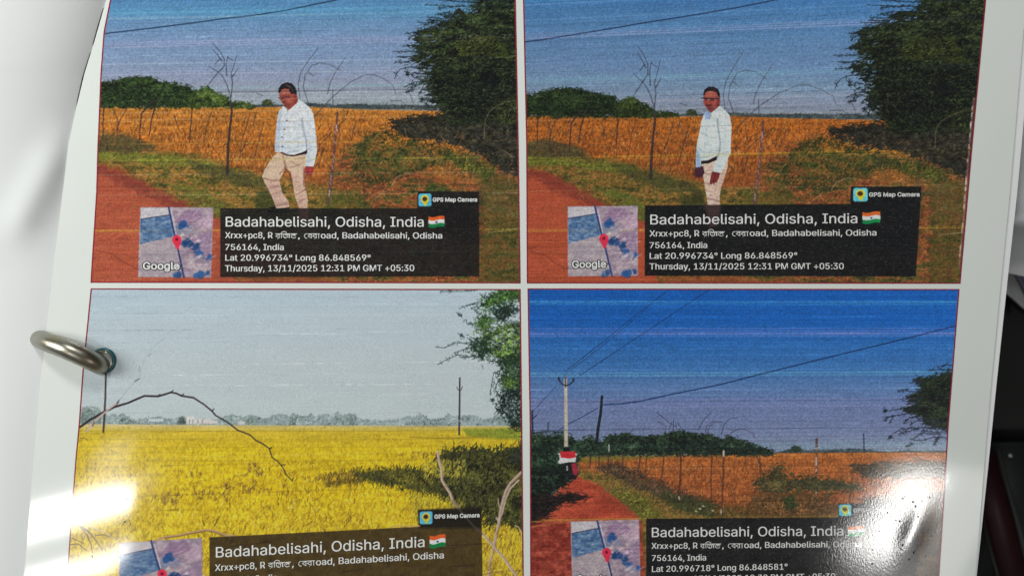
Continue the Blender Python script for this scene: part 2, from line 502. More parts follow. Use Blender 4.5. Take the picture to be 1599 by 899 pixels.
# ------------------------------------------------------------------ what the four prints show
def walk_scene(C, MX, MY, pal, seed, second):
    """fenced rice field beside a red dirt track, thorn tree at the right"""
    r = np.random.default_rng(seed)
    def M(pts):
        p = np.asarray(pts, float)
        return np.stack([np.interp(p[:, 0], *MX), np.interp(p[:, 1], *MY)], 1)
    C.col[:] = vgrad(C, pal["sky"])
    C.col += (0.02 * C.noise(40, 14, seed, 3))[..., None]
    # far tree line
    foliage(C, M([(395, 165), (410, 163), (440, 164), (470, 161), (520, 164), (560, 163), (600, 164), (650, 164), (720, 165), (720, 173), (395, 170)]), rgb(52, 62, 66), rgb(96, 106, 104), 260, "tree_line", seed + 1, (1, 3), edge=.4, rough=1)
    foliage(C, M([(410, 164), (411, 158), (416, 155), (422, 156), (426, 161), (426, 166), (410, 166)]), rgb(48, 58, 42), rgb(84, 92, 62), 40, "tree_line", seed + 2, (1, 3), edge=.4, rough=.6)
    # power line
    P = [(140, 57), (175, 51.5), (232, 45), (300, 36.5), (345, 30), (400, 24), (452, 15.5), (527, 0), (590, -14)] if not second else None
    if second: C.stroke([(815, 66.5), (850, 62), (930, 49), (1010, 35.5), (1080, 24.5), (1150, 12.5), (1218, -1), (1290, -15)], 2.0, rgb(34, 50, 82), "power_line", .95)
    else: C.stroke(P, 2.0, rgb(34, 56, 84), "power_line", .95)
    # field
    fld = M([(130, 166.5), (300, 167.5), (395, 168), (480, 167), (560, 171), (700, 174), (830, 176), (830, 460), (130, 460)])
    fk = np.array([.93, .92, 1.03])
    g = vgrad(C, pal["field"]) * fk
    nz = C.noise(22, 6, seed + 3, 4)
    f2 = C.noise(2.4, 4.5, seed + 33, 2) * np.interp(C.Y, MY[1][:0] or [165, 185, 260], [.3, .7, 1.2])
    C.poly(fld, g * (1 + .24 * nz[..., None] + .26 * f2[..., None]), "rice_field", 1.2)
    m = C.mask(fld)
    m2 = m * (C.Y < np.interp(265, *MY))
    stalks(C, m2, 6500, [rgb(*c_) * pal["k"] * fk for c_ in ((205, 140, 62), (178, 100, 36), (132, 74, 30), (216, 158, 80), (104, 66, 34), (74, 48, 30))], seed + 4, (2, 6), -1.5, .45, .75, ([165, 180, 260], [.4, .7, 1.5]))
    # roadside tangle, right
    k = pal["k"]
    P1 = [rgb(58, 50, 30) * k, rgb(86, 88, 40) * k, rgb(120, 82, 44) * k, rgb(168, 96, 52) * k, rgb(112, 58, 38) * k, rgb(78, 74, 38) * k]
    mottled(C, M([(520, 262), (545, 232), (570, 212), (610, 206), (650, 212), (700, 216), (760, 240), (830, 256), (830, 460), (430, 460), (440, 300), (500, 296)]), P1, seed + 6, "roadside_grass", 5200, (2, 5), 14, 10, .95)
    mottled(C, M([(560, 240), (585, 212), (620, 216), (690, 226), (740, 246), (720, 262), (650, 268), (590, 268)]), [rgb(46, 50, 28) * k, rgb(76, 88, 40) * k, rgb(116, 94, 44) * k, rgb(168, 108, 50) * k, rgb(90, 78, 40) * k], seed + 61, "roadside_grass", 1300, (2, 5), 16, 9, .8, patch=(14, 8))
    mottled(C, M([(590, 206), (640, 208), (700, 220), (745, 240), (700, 236), (640, 226), (600, 228)]), [rgb(196, 122, 44) * k, rgb(176, 98, 38) * k, rgb(206, 142, 58) * k], seed + 62, "rice_field", 600, (2, 6), 8, 6, .7)
    mottled(C, M([(668, 258), (720, 250), (770, 262), (764, 288), (720, 284), (680, 276)]), [rgb(186, 108, 46) * k, rgb(120, 78, 40) * k, rgb(192, 124, 56) * k], seed + 63, "rice_field", 500, (2, 6), 12, 7, .75)
    mottled(C, M([(745, 262), (800, 280), (830, 300), (830, 460), (748, 460), (752, 330)]), [rgb(60, 62, 30) * k, rgb(92, 84, 40) * k, rgb(108, 76, 40) * k, rgb(74, 70, 32) * k], seed + 64, "roadside_grass", 1900, (2, 5), 10, 6, .85)
    # verge between fence and track
    verge = M([(130, 226), (200, 226), (235, 234), (300, 242), (350, 258), (400, 268), (440, 280), (520, 292), (540, 310), (540, 460), (345, 460), (345, 340), (300, 322), (250, 298), (185, 262), (130, 256)])
    mottled(C, verge, [rgb(64, 58, 30) * k, rgb(92, 92, 38) * k, rgb(132, 104, 48) * k, rgb(158, 106, 56) * k, rgb(116, 108, 44) * k, rgb(84, 66, 36) * k], seed + 7, "roadside_grass", 5200, (2, 4.5), 9, 7, .97)
    mottled(C, M([(130, 236), (210, 237), (270, 244), (330, 254), (330, 262), (260, 258), (200, 250), (130, 250)]), [rgb(86, 96, 36) * k, rgb(120, 124, 48) * k, rgb(104, 92, 40) * k], seed + 71, "roadside_grass", 900, (2, 4), 8, 5, .8, ang=-.6)
    mottled(C, M([(130, 212), (190, 210), (240, 226), (245, 236), (190, 238), (130, 232)]), [rgb(58, 52, 38) * k, rgb(84, 74, 46) * k, rgb(70, 70, 42) * k, rgb(128, 86, 46) * k], seed + 72, "roadside_grass", 700, (2, 6), 9, 7, .8)
    mottled(C, M([(290, 250), (345, 262), (420, 282), (440, 296), (380, 292), (320, 272)]), [rgb(54, 60, 34) * k, rgb(82, 84, 42) * k, rgb(60, 54, 36) * k], seed + 73, "roadside_grass", 480, (2, 4), 10, 6, .75)
    mottled(C, M([(268, 288), (320, 296), (360, 330), (346, 350), (330, 330), (290, 308)]), [rgb(76, 92, 36) * k, rgb(108, 116, 46) * k, rgb(92, 76, 40) * k], seed + 74, "roadside_grass", 420, (2, 4), 9, 5, .7)
    mottled(C, M([(400, 300), (436, 296), (440, 330), (400, 330)]), [rgb(40, 44, 24) * k, rgb(70, 74, 34) * k], seed + 75, "roadside_grass", 300, (2, 5), 9, 5, .75)
    mottled(C, M([(500, 300), (560, 296), (570, 326), (500, 328)]), [rgb(62, 72, 30) * k, rgb(96, 92, 40) * k, rgb(120, 84, 44) * k], seed + 76, "roadside_grass", 420, (2, 5), 10, 6, .7)
    # dirt track
    C.poly(M([(120, 257), (160, 259), (190, 268), (250, 300), (300, 326), (345, 344), (372, 460), (120, 460)]), mixc(pal["path"][0], pal["path"][1], .5 + .55 * C.noise(30, 7, seed + 9, 4)), "dirt_track", 5, 1, 4)
    C.poly(M([(120, 256), (160, 258), (200, 270), (256, 302), (310, 330), (345, 344), (300, 338), (240, 312), (190, 290), (160, 272), (120, 266)]), pal["path"][2], None, 9, .55, 5)
    for k in range(70):
        x, y = r.uniform(145, 340), r.uniform(280, 440)
        C.stroke(M([(x, y), (x + r.uniform(4, 22), y + r.uniform(-3, 3))]), 1.1, pal["path"][int(r.integers(0, 2)) * 2], None, .3)
    C.stroke(M([(150, 391), (175, 396), (190, 408), (215, 420)]), 1.3, pal["path"][2], None, .6)
    C.stroke(M([(175, 375), (192, 364)]), 1.3, pal["path"][1] * 1.2, None, .6)
    C.poly(M([(372, 432), (480, 428), (560, 446), (372, 446)]), pal["path"][0], None, 12, .6)
    # bushes behind the field
    kg = pal["kg"]
    foliage(C, M([(130, 133), (158, 130), (172, 128), (190, 124), (213, 121), (235, 122), (255, 129), (275, 132), (295, 136), (300, 141), (308, 149), (312, 168), (130, 167)]), rgb(22, 34, 20) * kg, rgb(66, 90, 44) * kg, 1900, "shrub", seed + 10, (2, 5), .3, 1, -.05, .8, topl=([122, 140, 168], [1.5, 1.0, .45]))
    foliage(C, M([(296, 150), (306, 143), (312, 141), (318, 135), (326, 137), (340, 147), (355, 152), (362, 160), (385, 160), (398, 165), (398, 168), (296, 168)]), rgb(30, 44, 20) * kg, rgb(92, 112, 50) * kg, 750, "shrub", seed + 11, (2, 4), .3, 1, 0, .7, topl=([122, 140, 168], [1.5, 1.1, .6]))
    # shade of the thorn tree over field and grass
    shade = M(zc([(580, 235), (480, 240), (250, 265), (60, 290), (100, 335), (190, 385), (300, 428), (450, 442), (620, 465), (740, 500), (850, 560), (960, 620), (1050, 690), (1270, 760), (1270, 0), (700, 0)], 600, 140, 5.62))
    foliage(C, shade, rgb(19, 21, 18) * kg, rgb(70, 68, 54) * kg, 3800, "shade_and_undergrowth", seed + 12, (2, 6), .1, .8, -.1, 2.4, (12, 5), rough=11, lump=(14, 5), solid=.9)
    r2 = np.random.default_rng(seed + 13)
    net = M([(618, 196), (690, 190), (830, 190), (830, 345), (760, 330), (690, 270), (640, 230)])
    gx, gy = C.X + .9 * C.noise(30, 30, seed + 18, 1) * 4, C.Y + .9 * C.noise(30, 30, seed + 19, 1) * 3
    w1 = np.abs(((gx / 6.2 + gy / 4.0) % 1) - .5) * 2; w2_ = np.abs(((gx / 6.2 - gy / 4.0) % 1) - .5) * 2
    wire = np.clip((.30 - np.minimum(w1, w2_)) / .22, 0, 1) * np.clip(.35 + .8 * C.noise(8, 6, seed + 20, 2), 0, 1) * C.mask(net)
    C.col = C.col * (1 - .32 * wire[..., None]) + rgb(150, 152, 148) * pal["k"] * (.32 * wire[..., None])
    # tree
    core = M(zc([(700, -260), (760, -60), (790, 20), (760, 70), (740, 110), (640, 140), (540, 205), (420, 245), (290, 288), (310, 350), (290, 420), (335, 480), (255, 530), (300, 590), (390, 640), (345, 720), (400, 800), (440, 880), (500, 960), (540, 1010), (600, 1070), (740, 1080), (1000, 1060), (1300, 1100), (1300, -260)], 600, 0, 5.62))
    foliage(C, core, rgb(11, 18, 15) * kg, rgb(72, 86, 48) * kg, 9000, "thorn_tree", seed + 14, (2, 5.5), -.15, .6, -.06, 2.2, (34, 8), topl=([0, 55, 90, 110, 140, 200], [.9, 1.1, 1.0, .5, .3, .25]), rough=15, lump=(22, 6))
    foliage(C, M(zc([(640, 390), (780, 330), (1000, 330), (1050, 420), (1080, 500), (960, 480), (840, 470), (660, 480)], 600, 0, 5.62)), rgb(34, 42, 20) * kg, rgb(92, 102, 46) * kg, 560, "thorn_tree", seed + 15, (2, 5), -.1, .6, -.2, 1, solid=.15)
    foliage(C, M(zc([(860, 650), (980, 640), (1000, 720), (880, 740)], 600, 0, 5.62)), rgb(6, 9, 10), rgb(18, 24, 22), 60, "thorn_tree", seed + 16, solid=.7)
    foliage(C, M(zc([(980, 130), (1060, 95), (1260, 80), (1260, 240), (1100, 300), (1000, 240)], 600, 140, 5.62)), rgb(26, 34, 24) * kg, rgb(84, 92, 48) * kg, 330, "thorn_tree", seed + 17, (2, 5), -.3, .9, -.1, 1, solid=.3)
    for k, t in enumerate([[(820, 60), (600, 55), (360, 46)], [(800, 20), (690, 20), (490, 2)], [(700, 55), (580, 60), (480, 70)], [(690, 110), (600, 105), (490, 122)], [(640, 130), (530, 135), (445, 130)], [(620, 150), (500, 165), (385, 155)], [(560, 205), (430, 205), (300, 200)], [(540, 190), (470, 185), (368, 180)], [(400, 250), (280, 285), (180, 297)], [(310, 300), (230, 325), (212, 350)], [(310, 400), (240, 400), (160, 410)], [(330, 450), (180, 455), (85, 452)], [(300, 490), (210, 500), (120, 497)], [(270, 530), (180, 545), (95, 548)], [(330, 590), (220, 590), (140, 610), (105, 650), (92, 690)], [(220, 640), (190, 635), (212, 680)], [(320, 650), (260, 640), (240, 660), (270, 690), (320, 670)], [(360, 720), (270, 720), (180, 762)], [(330, 740), (260, 745), (230, 775)], [(400, 800), (330, 790), (310, 828)], [(260, 790), (190, 805)], [(420, 840), (360, 840)], [(350, 870), (320, 890)], [(440, 870), (380, 880), (370, 930)], [(900, -10), (760, -10), (560, -6)], [(1140, -5), (960, 10), (860, 10)]]):
        leafy_twig(C, M(zc(t, 600, 0, 5.62)), rgb(26, 36, 40) * kg, "thorn_tree", seed + 30 + k, 1.5, 16, 4.0, .6)
    r3 = np.random.default_rng(seed + 80)
    for k in range(26):   # sky gaps in the ragged side of the crown
        x, y = r3.uniform(655, 745), r3.uniform(2, 24)
        if k > 12: x, y = r3.uniform(640, 680), r3.uniform(55, 130)
        C.stroke(M([(x, y), (x + r3.uniform(3, 8), y - r3.uniform(0, 2))]), r3.uniform(1, 2.4), pal["gap"], None, .6)
    C.stroke(M(zc([(880, 440), (878, 340), (890, 260), (920, 200), (980, 150), (1060, 110), (1160, 100)], 600, 140, 5.62)), 2.0, rgb(122, 112, 88) * pal["k"], "bare_branch", .5, 1.0)
    # posts, saplings and arcs of bare branches
    dk = rgb(52, 40, 42)
    for p, w, w2 in (([(355, 272), (356, 232), (359, 200), (362, 175), (361, 163)], 4.6, 3.4),):
        C.stroke(M(p), w, dk, "fence_post", .9, w2)
    twigs = [[(361, 165), (360, 150), (354, 132), (348, 120), (341, 113), (331, 107), (326, 104)], [(341, 113), (332, 124), (324, 135)], [(341, 113), (350, 104), (350, 92), (343, 80), (331, 67)], [(361, 152), (363, 130), (361, 115), (366, 100), (370, 86)], [(347, 96), (338, 84), (332, 78)], [(354, 118), (353, 100), (356, 88)], [(363, 120), (371, 108)], [(356, 90), (364, 95)], [(344, 92), (336, 100)]]
    for t in twigs: C.stroke(M(t), 2.0, rgb(58, 58, 74), "bare_sapling", .78, 1.0)
    sticks = [[(238, 158), (229, 168), (221, 178), (219, 200), (217, 224)], [(246, 156), (241, 170), (236, 190), (233, 212)], [(162, 166), (161, 190), (161, 214)], [(300, 172), (298, 195), (296, 222)], [(178, 172), (184, 190), (183, 214)], [(198, 170), (188, 186), (182, 205)], [(272, 180), (280, 205)], [(390, 178), (384, 200), (376, 225)], [(400, 176), (395, 196)], [(330, 176), (322, 198), (318, 230)], [(384, 222), (372, 250)], [(412, 190), (404, 220), (396, 250)], [(540, 186), (520, 205), (500, 226), (492, 250)], [(505, 230), (497, 262)], [(538, 230), (532, 262)], [(556, 190), (548, 220)], [(700, 236), (700, 260)], [(737, 240), (735, 285)]]
    for k, t in enumerate(sticks): C.stroke(M(t), 2.8 if k < 2 else 1.9, dk * (1 if k < 4 else 1.25), "fence_post" if k < 4 else "bare_branch", .85 if k < 4 else .62, 1.5)
    for k in range(46):
        x, y = r.uniform(165, 560), r.uniform(172, 222)
        C.stroke(M([(x, y), (x + r.uniform(-7, 7), y + r.uniform(8, 26))]), 1.1, rgb(84, 52, 34) * pal["k"], None, .42)
    C.stroke(M([(527, 176), (525, 200), (522, 236), (519, 268), (512, 318)]), 3.6, rgb(92, 62, 62), "fence_post", .85, 4.4)
    for k in range(16):
        y = r.uniform(178, 312); x = np.interp(y, [176, 236, 318], [527, 522, 512])
        C.stroke(M([(x - .6, y), (x + .4, y + r.uniform(2, 6))]), 1.5, rgb(190, 160, 160) * pal["k"], None, .7)
    arcs = [[(260, 590), (250, 500), (265, 430), (320, 350), (370, 285)], [(312, 620), (280, 520), (290, 450), (330, 390), (380, 375), (440, 385), (500, 420)], [(425, 560), (440, 490), (475, 425), (530, 345)], [(350, 690), (450, 580), (560, 490), (650, 445), (700, 445), (760, 470), (815, 510), (830, 560)], [(890, 535), (915, 560), (935, 615)], [(310, 430), (345, 455)], [(800, 600), (860, 600), (905, 635)], [(0, 555), (40, 570)]]
    for t in arcs: C.stroke(M(zc(t, 400, 0, 3.807)), 1.7, rgb(66, 66, 74), "bare_branch", .66, 1.1)
    C.stroke(M(zc([(455, 535), (457, 625)], 400, 0, 3.807)), 1.4, rgb(62, 66, 80), "utility_pole", .8)
    C.stroke(M([(492, 181), (478, 200), (462, 222)]), 1.8, rgb(70, 46, 36), "bare_branch", .5)
    foliage(C, M([(552, 268), (562, 232), (580, 212), (600, 206), (618, 214), (640, 224), (668, 230), (700, 238), (708, 250), (670, 256), (640, 266), (604, 280), (570, 286)]), rgb(34, 40, 22) * pal["k"], rgb(84, 94, 44) * pal["k"], 520, "shrub", seed + 301, (2, 5), -.6, 1.1, -.05, 1.6, (12, 8), solid=.16, rough=14)
    foliage(C, M([(700, 244), (740, 250), (770, 268), (760, 276), (720, 262)]), rgb(44, 50, 24) * pal["k"], rgb(116, 122, 50) * pal["k"], 260, "shrub", seed + 302, (2, 5), -.6, 1.1, 0, 2.2, (12, 8), solid=.3, rough=8)
    foliage(C, M([(664, 296), (676, 288), (692, 292), (690, 304), (672, 304)]), rgb(40, 56, 26) * pal["k"], rgb(88, 112, 48) * pal["k"], 90, "shrub", seed + 303, (2, 4), -.6, 1.1, 0, 1.5, solid=.5)
    rt = np.random.default_rng(seed + 300)
    for q_ in range(150):
        x, y = rt.uniform(535, 800), rt.uniform(206, 318)
        a_, l_ = rt.normal(-1.4, .7), rt.uniform(5, 16); b_ = rt.normal(0, .35)
        pts_ = [(x, y), (x + l_ * .5 * math.cos(a_), y + l_ * .5 * math.sin(a_)), (x + l_ * (.5 * math.cos(a_) + .5 * math.cos(a_ + b_)), y + l_ * (.5 * math.sin(a_) + .5 * math.sin(a_ + b_)))]
        C.stroke(M(pts_), 1.1, [rgb(44, 34, 28), rgb(176, 136, 84), rgb(62, 70, 36), rgb(196, 112, 60)][q_ % 4] * pal["k"], None, rt.uniform(.3, .65))
    for q_ in range(60):
        x, y = rt.uniform(165, 480), rt.uniform(236, 330)
        a_, l_ = rt.normal(-1.3, .9), rt.uniform(3, 9)
        C.stroke(M([(x, y), (x + l_ * math.cos(a_), y + l_ * math.sin(a_))]), 1.1, [rgb(50, 40, 26), rgb(170, 140, 80), rgb(110, 120, 48)][q_ % 3] * pal["k"], None, rt.uniform(.3, .6))
    C.stroke(M([(612, 290), (618, 278), (632, 271), (645, 272)]), 1.4, rgb(190, 150, 120) * pal["k"], None, .6)
    C.stroke(M([(585, 312), (600, 296)]), 1.2, rgb(176, 140, 110) * pal["k"], None, .6)
    C.stroke(M([(762, 363), (790, 360), (812, 355)]), 1.4, rgb(150, 138, 100) * pal["k"], None, .7)


def man_stepping(C):
    q = lambda pts: zc(pts, 395, 115, 4.086)
    o = "person"
    tr, sh = rgb(206, 178, 154), rgb(207, 211, 216)
    nz = C.noise(5, 8, 501, 2)
    C.poly(q([(110, 852), (150, 848), (232, 850), (240, 880), (180, 892), (108, 888)]), rgb(24, 20, 22), o, 1)
    C.poly(q([(205, 520), (260, 528), (340, 510), (336, 590), (322, 640), (332, 720), (350, 800), (346, 862), (298, 862), (270, 790), (255, 700), (240, 625), (205, 600)]), tr * (1 + .05 * nz[..., None]), o, 1)
    C.poly(q([(322, 600), (342, 600), (332, 700), (340, 760), (318, 700)]), rgb(140, 84, 82), None, 2.5, .7)
    C.poly(q([(250, 640), (290, 640), (320, 760), (346, 862), (300, 862), (262, 760)]), rgb(196, 150, 140), None, 5, .5)
    C.poly(q([(163, 503), (195, 518), (218, 525), (210, 600), (168, 682), (186, 760), (226, 815), (230, 852), (150, 862), (140, 830), (115, 770), (76, 698), (58, 655), (75, 610), (110, 555), (140, 518)]), tr * (1 + .06 * nz[..., None]), o, 1)
    C.poly(q([(80, 700), (165, 690), (186, 760), (226, 815), (228, 850), (155, 856), (120, 780)]), rgb(192, 150, 142), None, 4, .55)
    for a, b, c in (([(200, 560), (212, 600), (170, 640)], 2.2, (150, 100, 84)), ([(168, 680), (120, 684), (70, 668)], 2.0, (140, 96, 88)), ([(205, 600), (236, 640), (250, 700)], 2.2, (120, 70, 66)), ([(230, 560), (300, 585)], 1.5, (165, 128, 112)), ([(240, 600), (320, 570)], 1.4, (165, 128, 112)), ([(95, 730), (170, 720)], 1.5, (150, 108, 100)), ([(115, 775), (180, 750)], 1.4, (160, 112, 106)), ([(280, 770), (335, 740)], 1.5, (140, 96, 92)), ([(290, 820), (345, 790)], 1.4, (150, 104, 98)), ([(150, 840), (215, 832)], 1.6, (140, 100, 92)), ([(135, 540), (185, 545)], 1.3, (170, 134, 116)), ([(190, 520), (200, 570)], 1.4, (160, 120, 104)), ([(270, 545), (330, 535)], 1.2, (175, 140, 122))):
        C.stroke(q(a), b * 1.25, rgb(*c) * .95, None, .7, soft=2.6)
    # shirt
    shirt = q([(232, 228), (262, 205), (290, 166), (330, 190), (370, 225), (386, 262), (396, 330), (405, 420), (409, 490), (396, 560), (386, 594), (335, 592), (338, 520), (344, 490), (320, 502), (260, 520), (215, 515), (185, 499), (165, 502), (145, 502), (139, 470), (145, 400), (150, 330), (158, 270), (168, 238), (192, 208), (212, 220), (222, 240)])
    C.poly(shirt, sh * (1 + .05 * nz[..., None]), o, 1)
    C.poly(q([(168, 238), (190, 212), (180, 300), (172, 400), (172, 500), (145, 502), (139, 470), (148, 350)]), rgb(164, 178, 204), None, 3, .6)
    C.poly(q([(318, 270), (345, 300), (352, 420), (345, 520), (340, 590), (360, 592), (372, 480), (365, 330)]), rgb(186, 194, 210), None, 4, .5)
    for a, b, c, al in (([(312, 285), (322, 360), (340, 430), (343, 488)], 1.9, (138, 146, 164), .75), ([(225, 250), (205, 320), (190, 420), (190, 495)], 1.2, (166, 176, 196), .6), ([(240, 310), (310, 330)], 1.4, (176, 184, 200), .5), ([(200, 440), (270, 420), (330, 400)], 1.5, (170, 178, 196), .6), ([(185, 470), (250, 480), (335, 455)], 1.4, (160, 170, 190), .6), ([(215, 505), (290, 492)], 1.6, (150, 158, 178), .6), ([(352, 400), (400, 410)], 1.3, (176, 186, 200), .6), ([(348, 480), (404, 470)], 1.3, (170, 180, 196), .6), ([(342, 560), (392, 548)], 1.4, (160, 170, 190), .6), ([(330, 200), (350, 260)], 1.3, (180, 188, 204), .5), ([(265, 215), (300, 250)], 1.2, (180, 188, 204), .5)):
        C.stroke(q(a), b * 1.4, rgb(*c), None, al, soft=2.4)
    for x, y in ((200, 356), (215, 302), (184, 407), (188, 465)): C.stroke(q([(x - 3, y), (x + 4, y)]), 1.9, rgb(84, 84, 96), None, .8)
    C.stroke(q([(222, 242), (214, 222)]), 1.5, rgb(120, 128, 160), None, .8)
    C.poly(q([(236, 228), (262, 206), (286, 172), (280, 205), (250, 240)]), rgb(226, 230, 236), None, 1.5, .9)
    C.stroke(q([(252, 240), (284, 196)]), 1.2, rgb(160, 168, 186), None, .6)
    C.poly(q([(184, 499), (220, 516), (260, 520), (320, 501), (346, 486), (346, 512), (300, 521), (255, 529), (215, 524), (188, 510)]), rgb(34, 26, 32), o, 1)
    # hand hanging with bent fingers
    C.poly(q([(336, 592), (384, 594), (389, 615), (380, 632), (374, 650), (366, 640), (360, 658), (352, 644), (344, 650), (336, 632), (331, 610)]), rgb(160, 58, 60), o, 1)
    C.poly(q([(338, 625), (376, 628), (366, 652), (346, 650)]), rgb(110, 44, 46), None, 2, .6)
    # head
    C.poly(q([(166, 128), (176, 106), (205, 93), (232, 98), (244, 122), (276, 126), (287, 155), (287, 180), (262, 206), (240, 226), (230, 230), (208, 214), (190, 192), (181, 180), (172, 160)]), rgb(150, 76, 62), o, 1)
    C.poly(q([(178, 112), (204, 100), (228, 104), (226, 128), (196, 130)]), rgb(186, 104, 86), None, 4, .6)
    C.poly(q([(245, 132), (268, 132), (280, 160), (262, 178), (242, 165)]), rgb(158, 70, 62), None, 4, .6)
    C.poly(q([(196, 186), (222, 180), (240, 205), (228, 226), (206, 212)]), rgb(106, 46, 42), None, 4, .55)
    C.poly(q([(176, 140), (206, 136), (236, 140), (236, 160), (200, 166), (178, 160)]), rgb(84, 34, 34), None, 3, .45)
    C.poly(q([(205, 168), (236, 164), (244, 184), (222, 190)]), rgb(186, 98, 82), None, 3, .7)
    C.poly(q([(262, 130), (280, 150), (284, 180), (268, 196), (262, 170)]), rgb(112, 40, 40), None, 3, .6)
    C.stroke(q([(164, 156), (182, 162), (196, 158)]), 1.7, rgb(52, 30, 34), None, .9)
    C.stroke(q([(205, 154), (238, 148)]), 1.1, rgb(80, 34, 36), None, .7)
    C.stroke(q([(188, 186), (206, 178)]), 1.6, rgb(66, 22, 26), None, .7)
    C.stroke(q([(170, 160), (176, 172), (184, 178)]), 1.4, rgb(176, 80, 74), None, .5)
    C.poly(q([(160, 122), (165, 92), (185, 67), (215, 56), (248, 62), (271, 88), (281, 124), (278, 138), (262, 128), (246, 132), (236, 120), (230, 101), (205, 96), (182, 104), (171, 126)]), rgb(30, 22, 24), o, 1)
    C.stroke(q([(215, 76), (240, 88), (256, 110)]), 2.6, rgb(96, 84, 86), None, .45)


def man_standing(C):
    q = lambda pts: zc(pts, 1060, 120, 4.285)
    o = "person"
    nz = C.noise(5, 8, 502, 2)
    tr, sh = rgb(206, 180, 164), rgb(200, 208, 208)
    C.poly(q([(148, 582), (200, 578), (256, 556), (330, 538), (328, 600), (302, 685), (282, 740), (273, 800), (274, 862), (274, 905), (196, 905), (194, 862), (186, 800), (176, 740), (166, 680), (158, 620)]), tr * (1 + .05 * nz[..., None]), o, 1)
    C.poly(q([(282, 640), (320, 600), (300, 690), (275, 760), (262, 860), (235, 862), (262, 740)]), rgb(182, 150, 134), None, 5, .5)
    for a, b, c in (([(165, 640), (215, 660)], 1.5, (160, 122, 108)), ([(172, 712), (215, 718)], 1.7, (130, 96, 86)), ([(180, 760), (230, 772)], 1.4, (160, 122, 108)), ([(190, 815), (235, 822), (266, 832)], 2.0, (132, 96, 88)), ([(200, 800), (215, 788)], 1.4, (150, 110, 98)), ([(215, 600), (180, 640)], 1.4, (170, 134, 118)), ([(250, 720), (240, 790)], 1.3, (176, 142, 126))):
        C.stroke(q(a), b * 1.25, rgb(*c) * .95, None, .7, soft=2.6)
    C.poly(q([(108, 600), (140, 594), (164, 600), (172, 640), (160, 662), (156, 684), (146, 668), (138, 680), (126, 672), (116, 680), (106, 652)]), rgb(66, 34, 46), o, 1)
    shirt = q([(215, 242), (245, 216), (272, 194), (310, 225), (340, 258), (353, 330), (350, 420), (347, 512), (316, 572), (288, 630), (274, 642), (228, 634), (235, 590), (256, 546), (252, 530), (200, 556), (170, 564), (150, 562), (146, 602), (114, 606), (115, 540), (121, 450), (135, 380), (150, 300), (168, 252), (184, 236), (202, 246)])
    C.poly(shirt, sh * (1 + .05 * nz[..., None]), o, 1)
    C.poly(q([(118, 480), (148, 520), (148, 602), (114, 606)]), rgb(136, 164, 204), None, 3, .85)
    C.poly(q([(172, 240), (186, 235), (204, 246), (216, 268), (206, 280), (178, 288)]), rgb(126, 158, 214), None, 2.5, .85)
    C.poly(q([(262, 290), (290, 310), (296, 430), (276, 520), (258, 600), (282, 622), (306, 540), (318, 400), (306, 300)]), rgb(182, 190, 192), None, 4, .5)
    for a, b, c, al in (([(258, 285), (266, 370), (278, 440), (272, 495), (258, 540)], 1.9, (128, 138, 146), .75), ([(150, 375), (200, 400), (250, 414)], 1.7, (158, 168, 172), .7), ([(130, 470), (160, 505), (240, 510)], 1.8, (158, 168, 176), .7), ([(190, 300), (180, 420), (165, 540)], 1.2, (166, 176, 184), .6), ([(150, 540), (240, 525)], 1.4, (150, 160, 168), .6), ([(290, 440), (345, 430)], 1.3, (168, 178, 182), .6), ([(275, 520), (330, 500)], 1.4, (160, 170, 176), .6), ([(245, 590), (290, 600)], 1.4, (150, 162, 170), .6), ([(215, 250), (206, 282)], 1.3, (120, 134, 160), .7), ([(300, 240), (330, 300)], 1.2, (180, 188, 190), .5)):
        C.stroke(q(a), b * 1.4, rgb(*c), None, al, soft=2.4)
    C.poly(q([(148, 564), (200, 558), (256, 529), (256, 556), (202, 578), (148, 584)]), rgb(28, 22, 26), o, 1)
    C.poly(q([(222, 632), (274, 643), (272, 668), (262, 690), (252, 712), (244, 704), (236, 728), (228, 712), (216, 722), (206, 712), (212, 672)]), rgb(118, 44, 46), o, 1)
    C.stroke(q([(240, 650), (232, 704)]), 1.3, rgb(76, 28, 32), None, .6)
    C.stroke(q([(252, 652), (246, 700)]), 1.2, rgb(84, 30, 34), None, .6)
    # head
    C.poly(q([(164, 122), (178, 102), (210, 92), (250, 102), (264, 130), (276, 138), (276, 172), (271, 196), (246, 218), (216, 242), (205, 232), (190, 216), (171, 192), (164, 160)]), rgb(142, 68, 58), o, 1)
    C.poly(q([(178, 108), (210, 97), (246, 108), (252, 134), (180, 134)]), rgb(180, 102, 86), None, 4, .65)
    C.poly(q([(222, 156), (256, 156), (262, 180), (240, 196), (220, 184)]), rgb(172, 80, 70), None, 4, .7)
    C.poly(q([(172, 158), (190, 158), (186, 184), (174, 184)]), rgb(150, 52, 54), None, 3, .6)
    C.poly(q([(180, 184), (216, 182), (236, 200), (226, 226), (204, 228), (186, 208)]), rgb(96, 42, 40), None, 4, .5)
    C.poly(q([(256, 140), (274, 142), (272, 196), (250, 212), (252, 176)]), rgb(92, 32, 34), None, 4, .6)
    C.stroke(q([(196, 152), (192, 176), (203, 182)]), 1.6, rgb(176, 76, 74), None, .7)
    C.stroke(q([(184, 192), (214, 190)]), 2.0, rgb(52, 18, 24), None, .75)
    C.stroke(q([(190, 204), (212, 203)]), 1.2, rgb(74, 22, 28), None, .7)
    C.stroke(q([(152, 143), (206, 146), (268, 148)]), 1.9, rgb(26, 18, 26), None, .9)
    C.poly(q([(170, 146), (194, 147), (193, 160), (172, 160)]), rgb(56, 22, 28), None, 1.4, .7)
    C.poly(q([(207, 148), (238, 149), (236, 162), (209, 162)]), rgb(56, 22, 28), None, 1.4, .7)
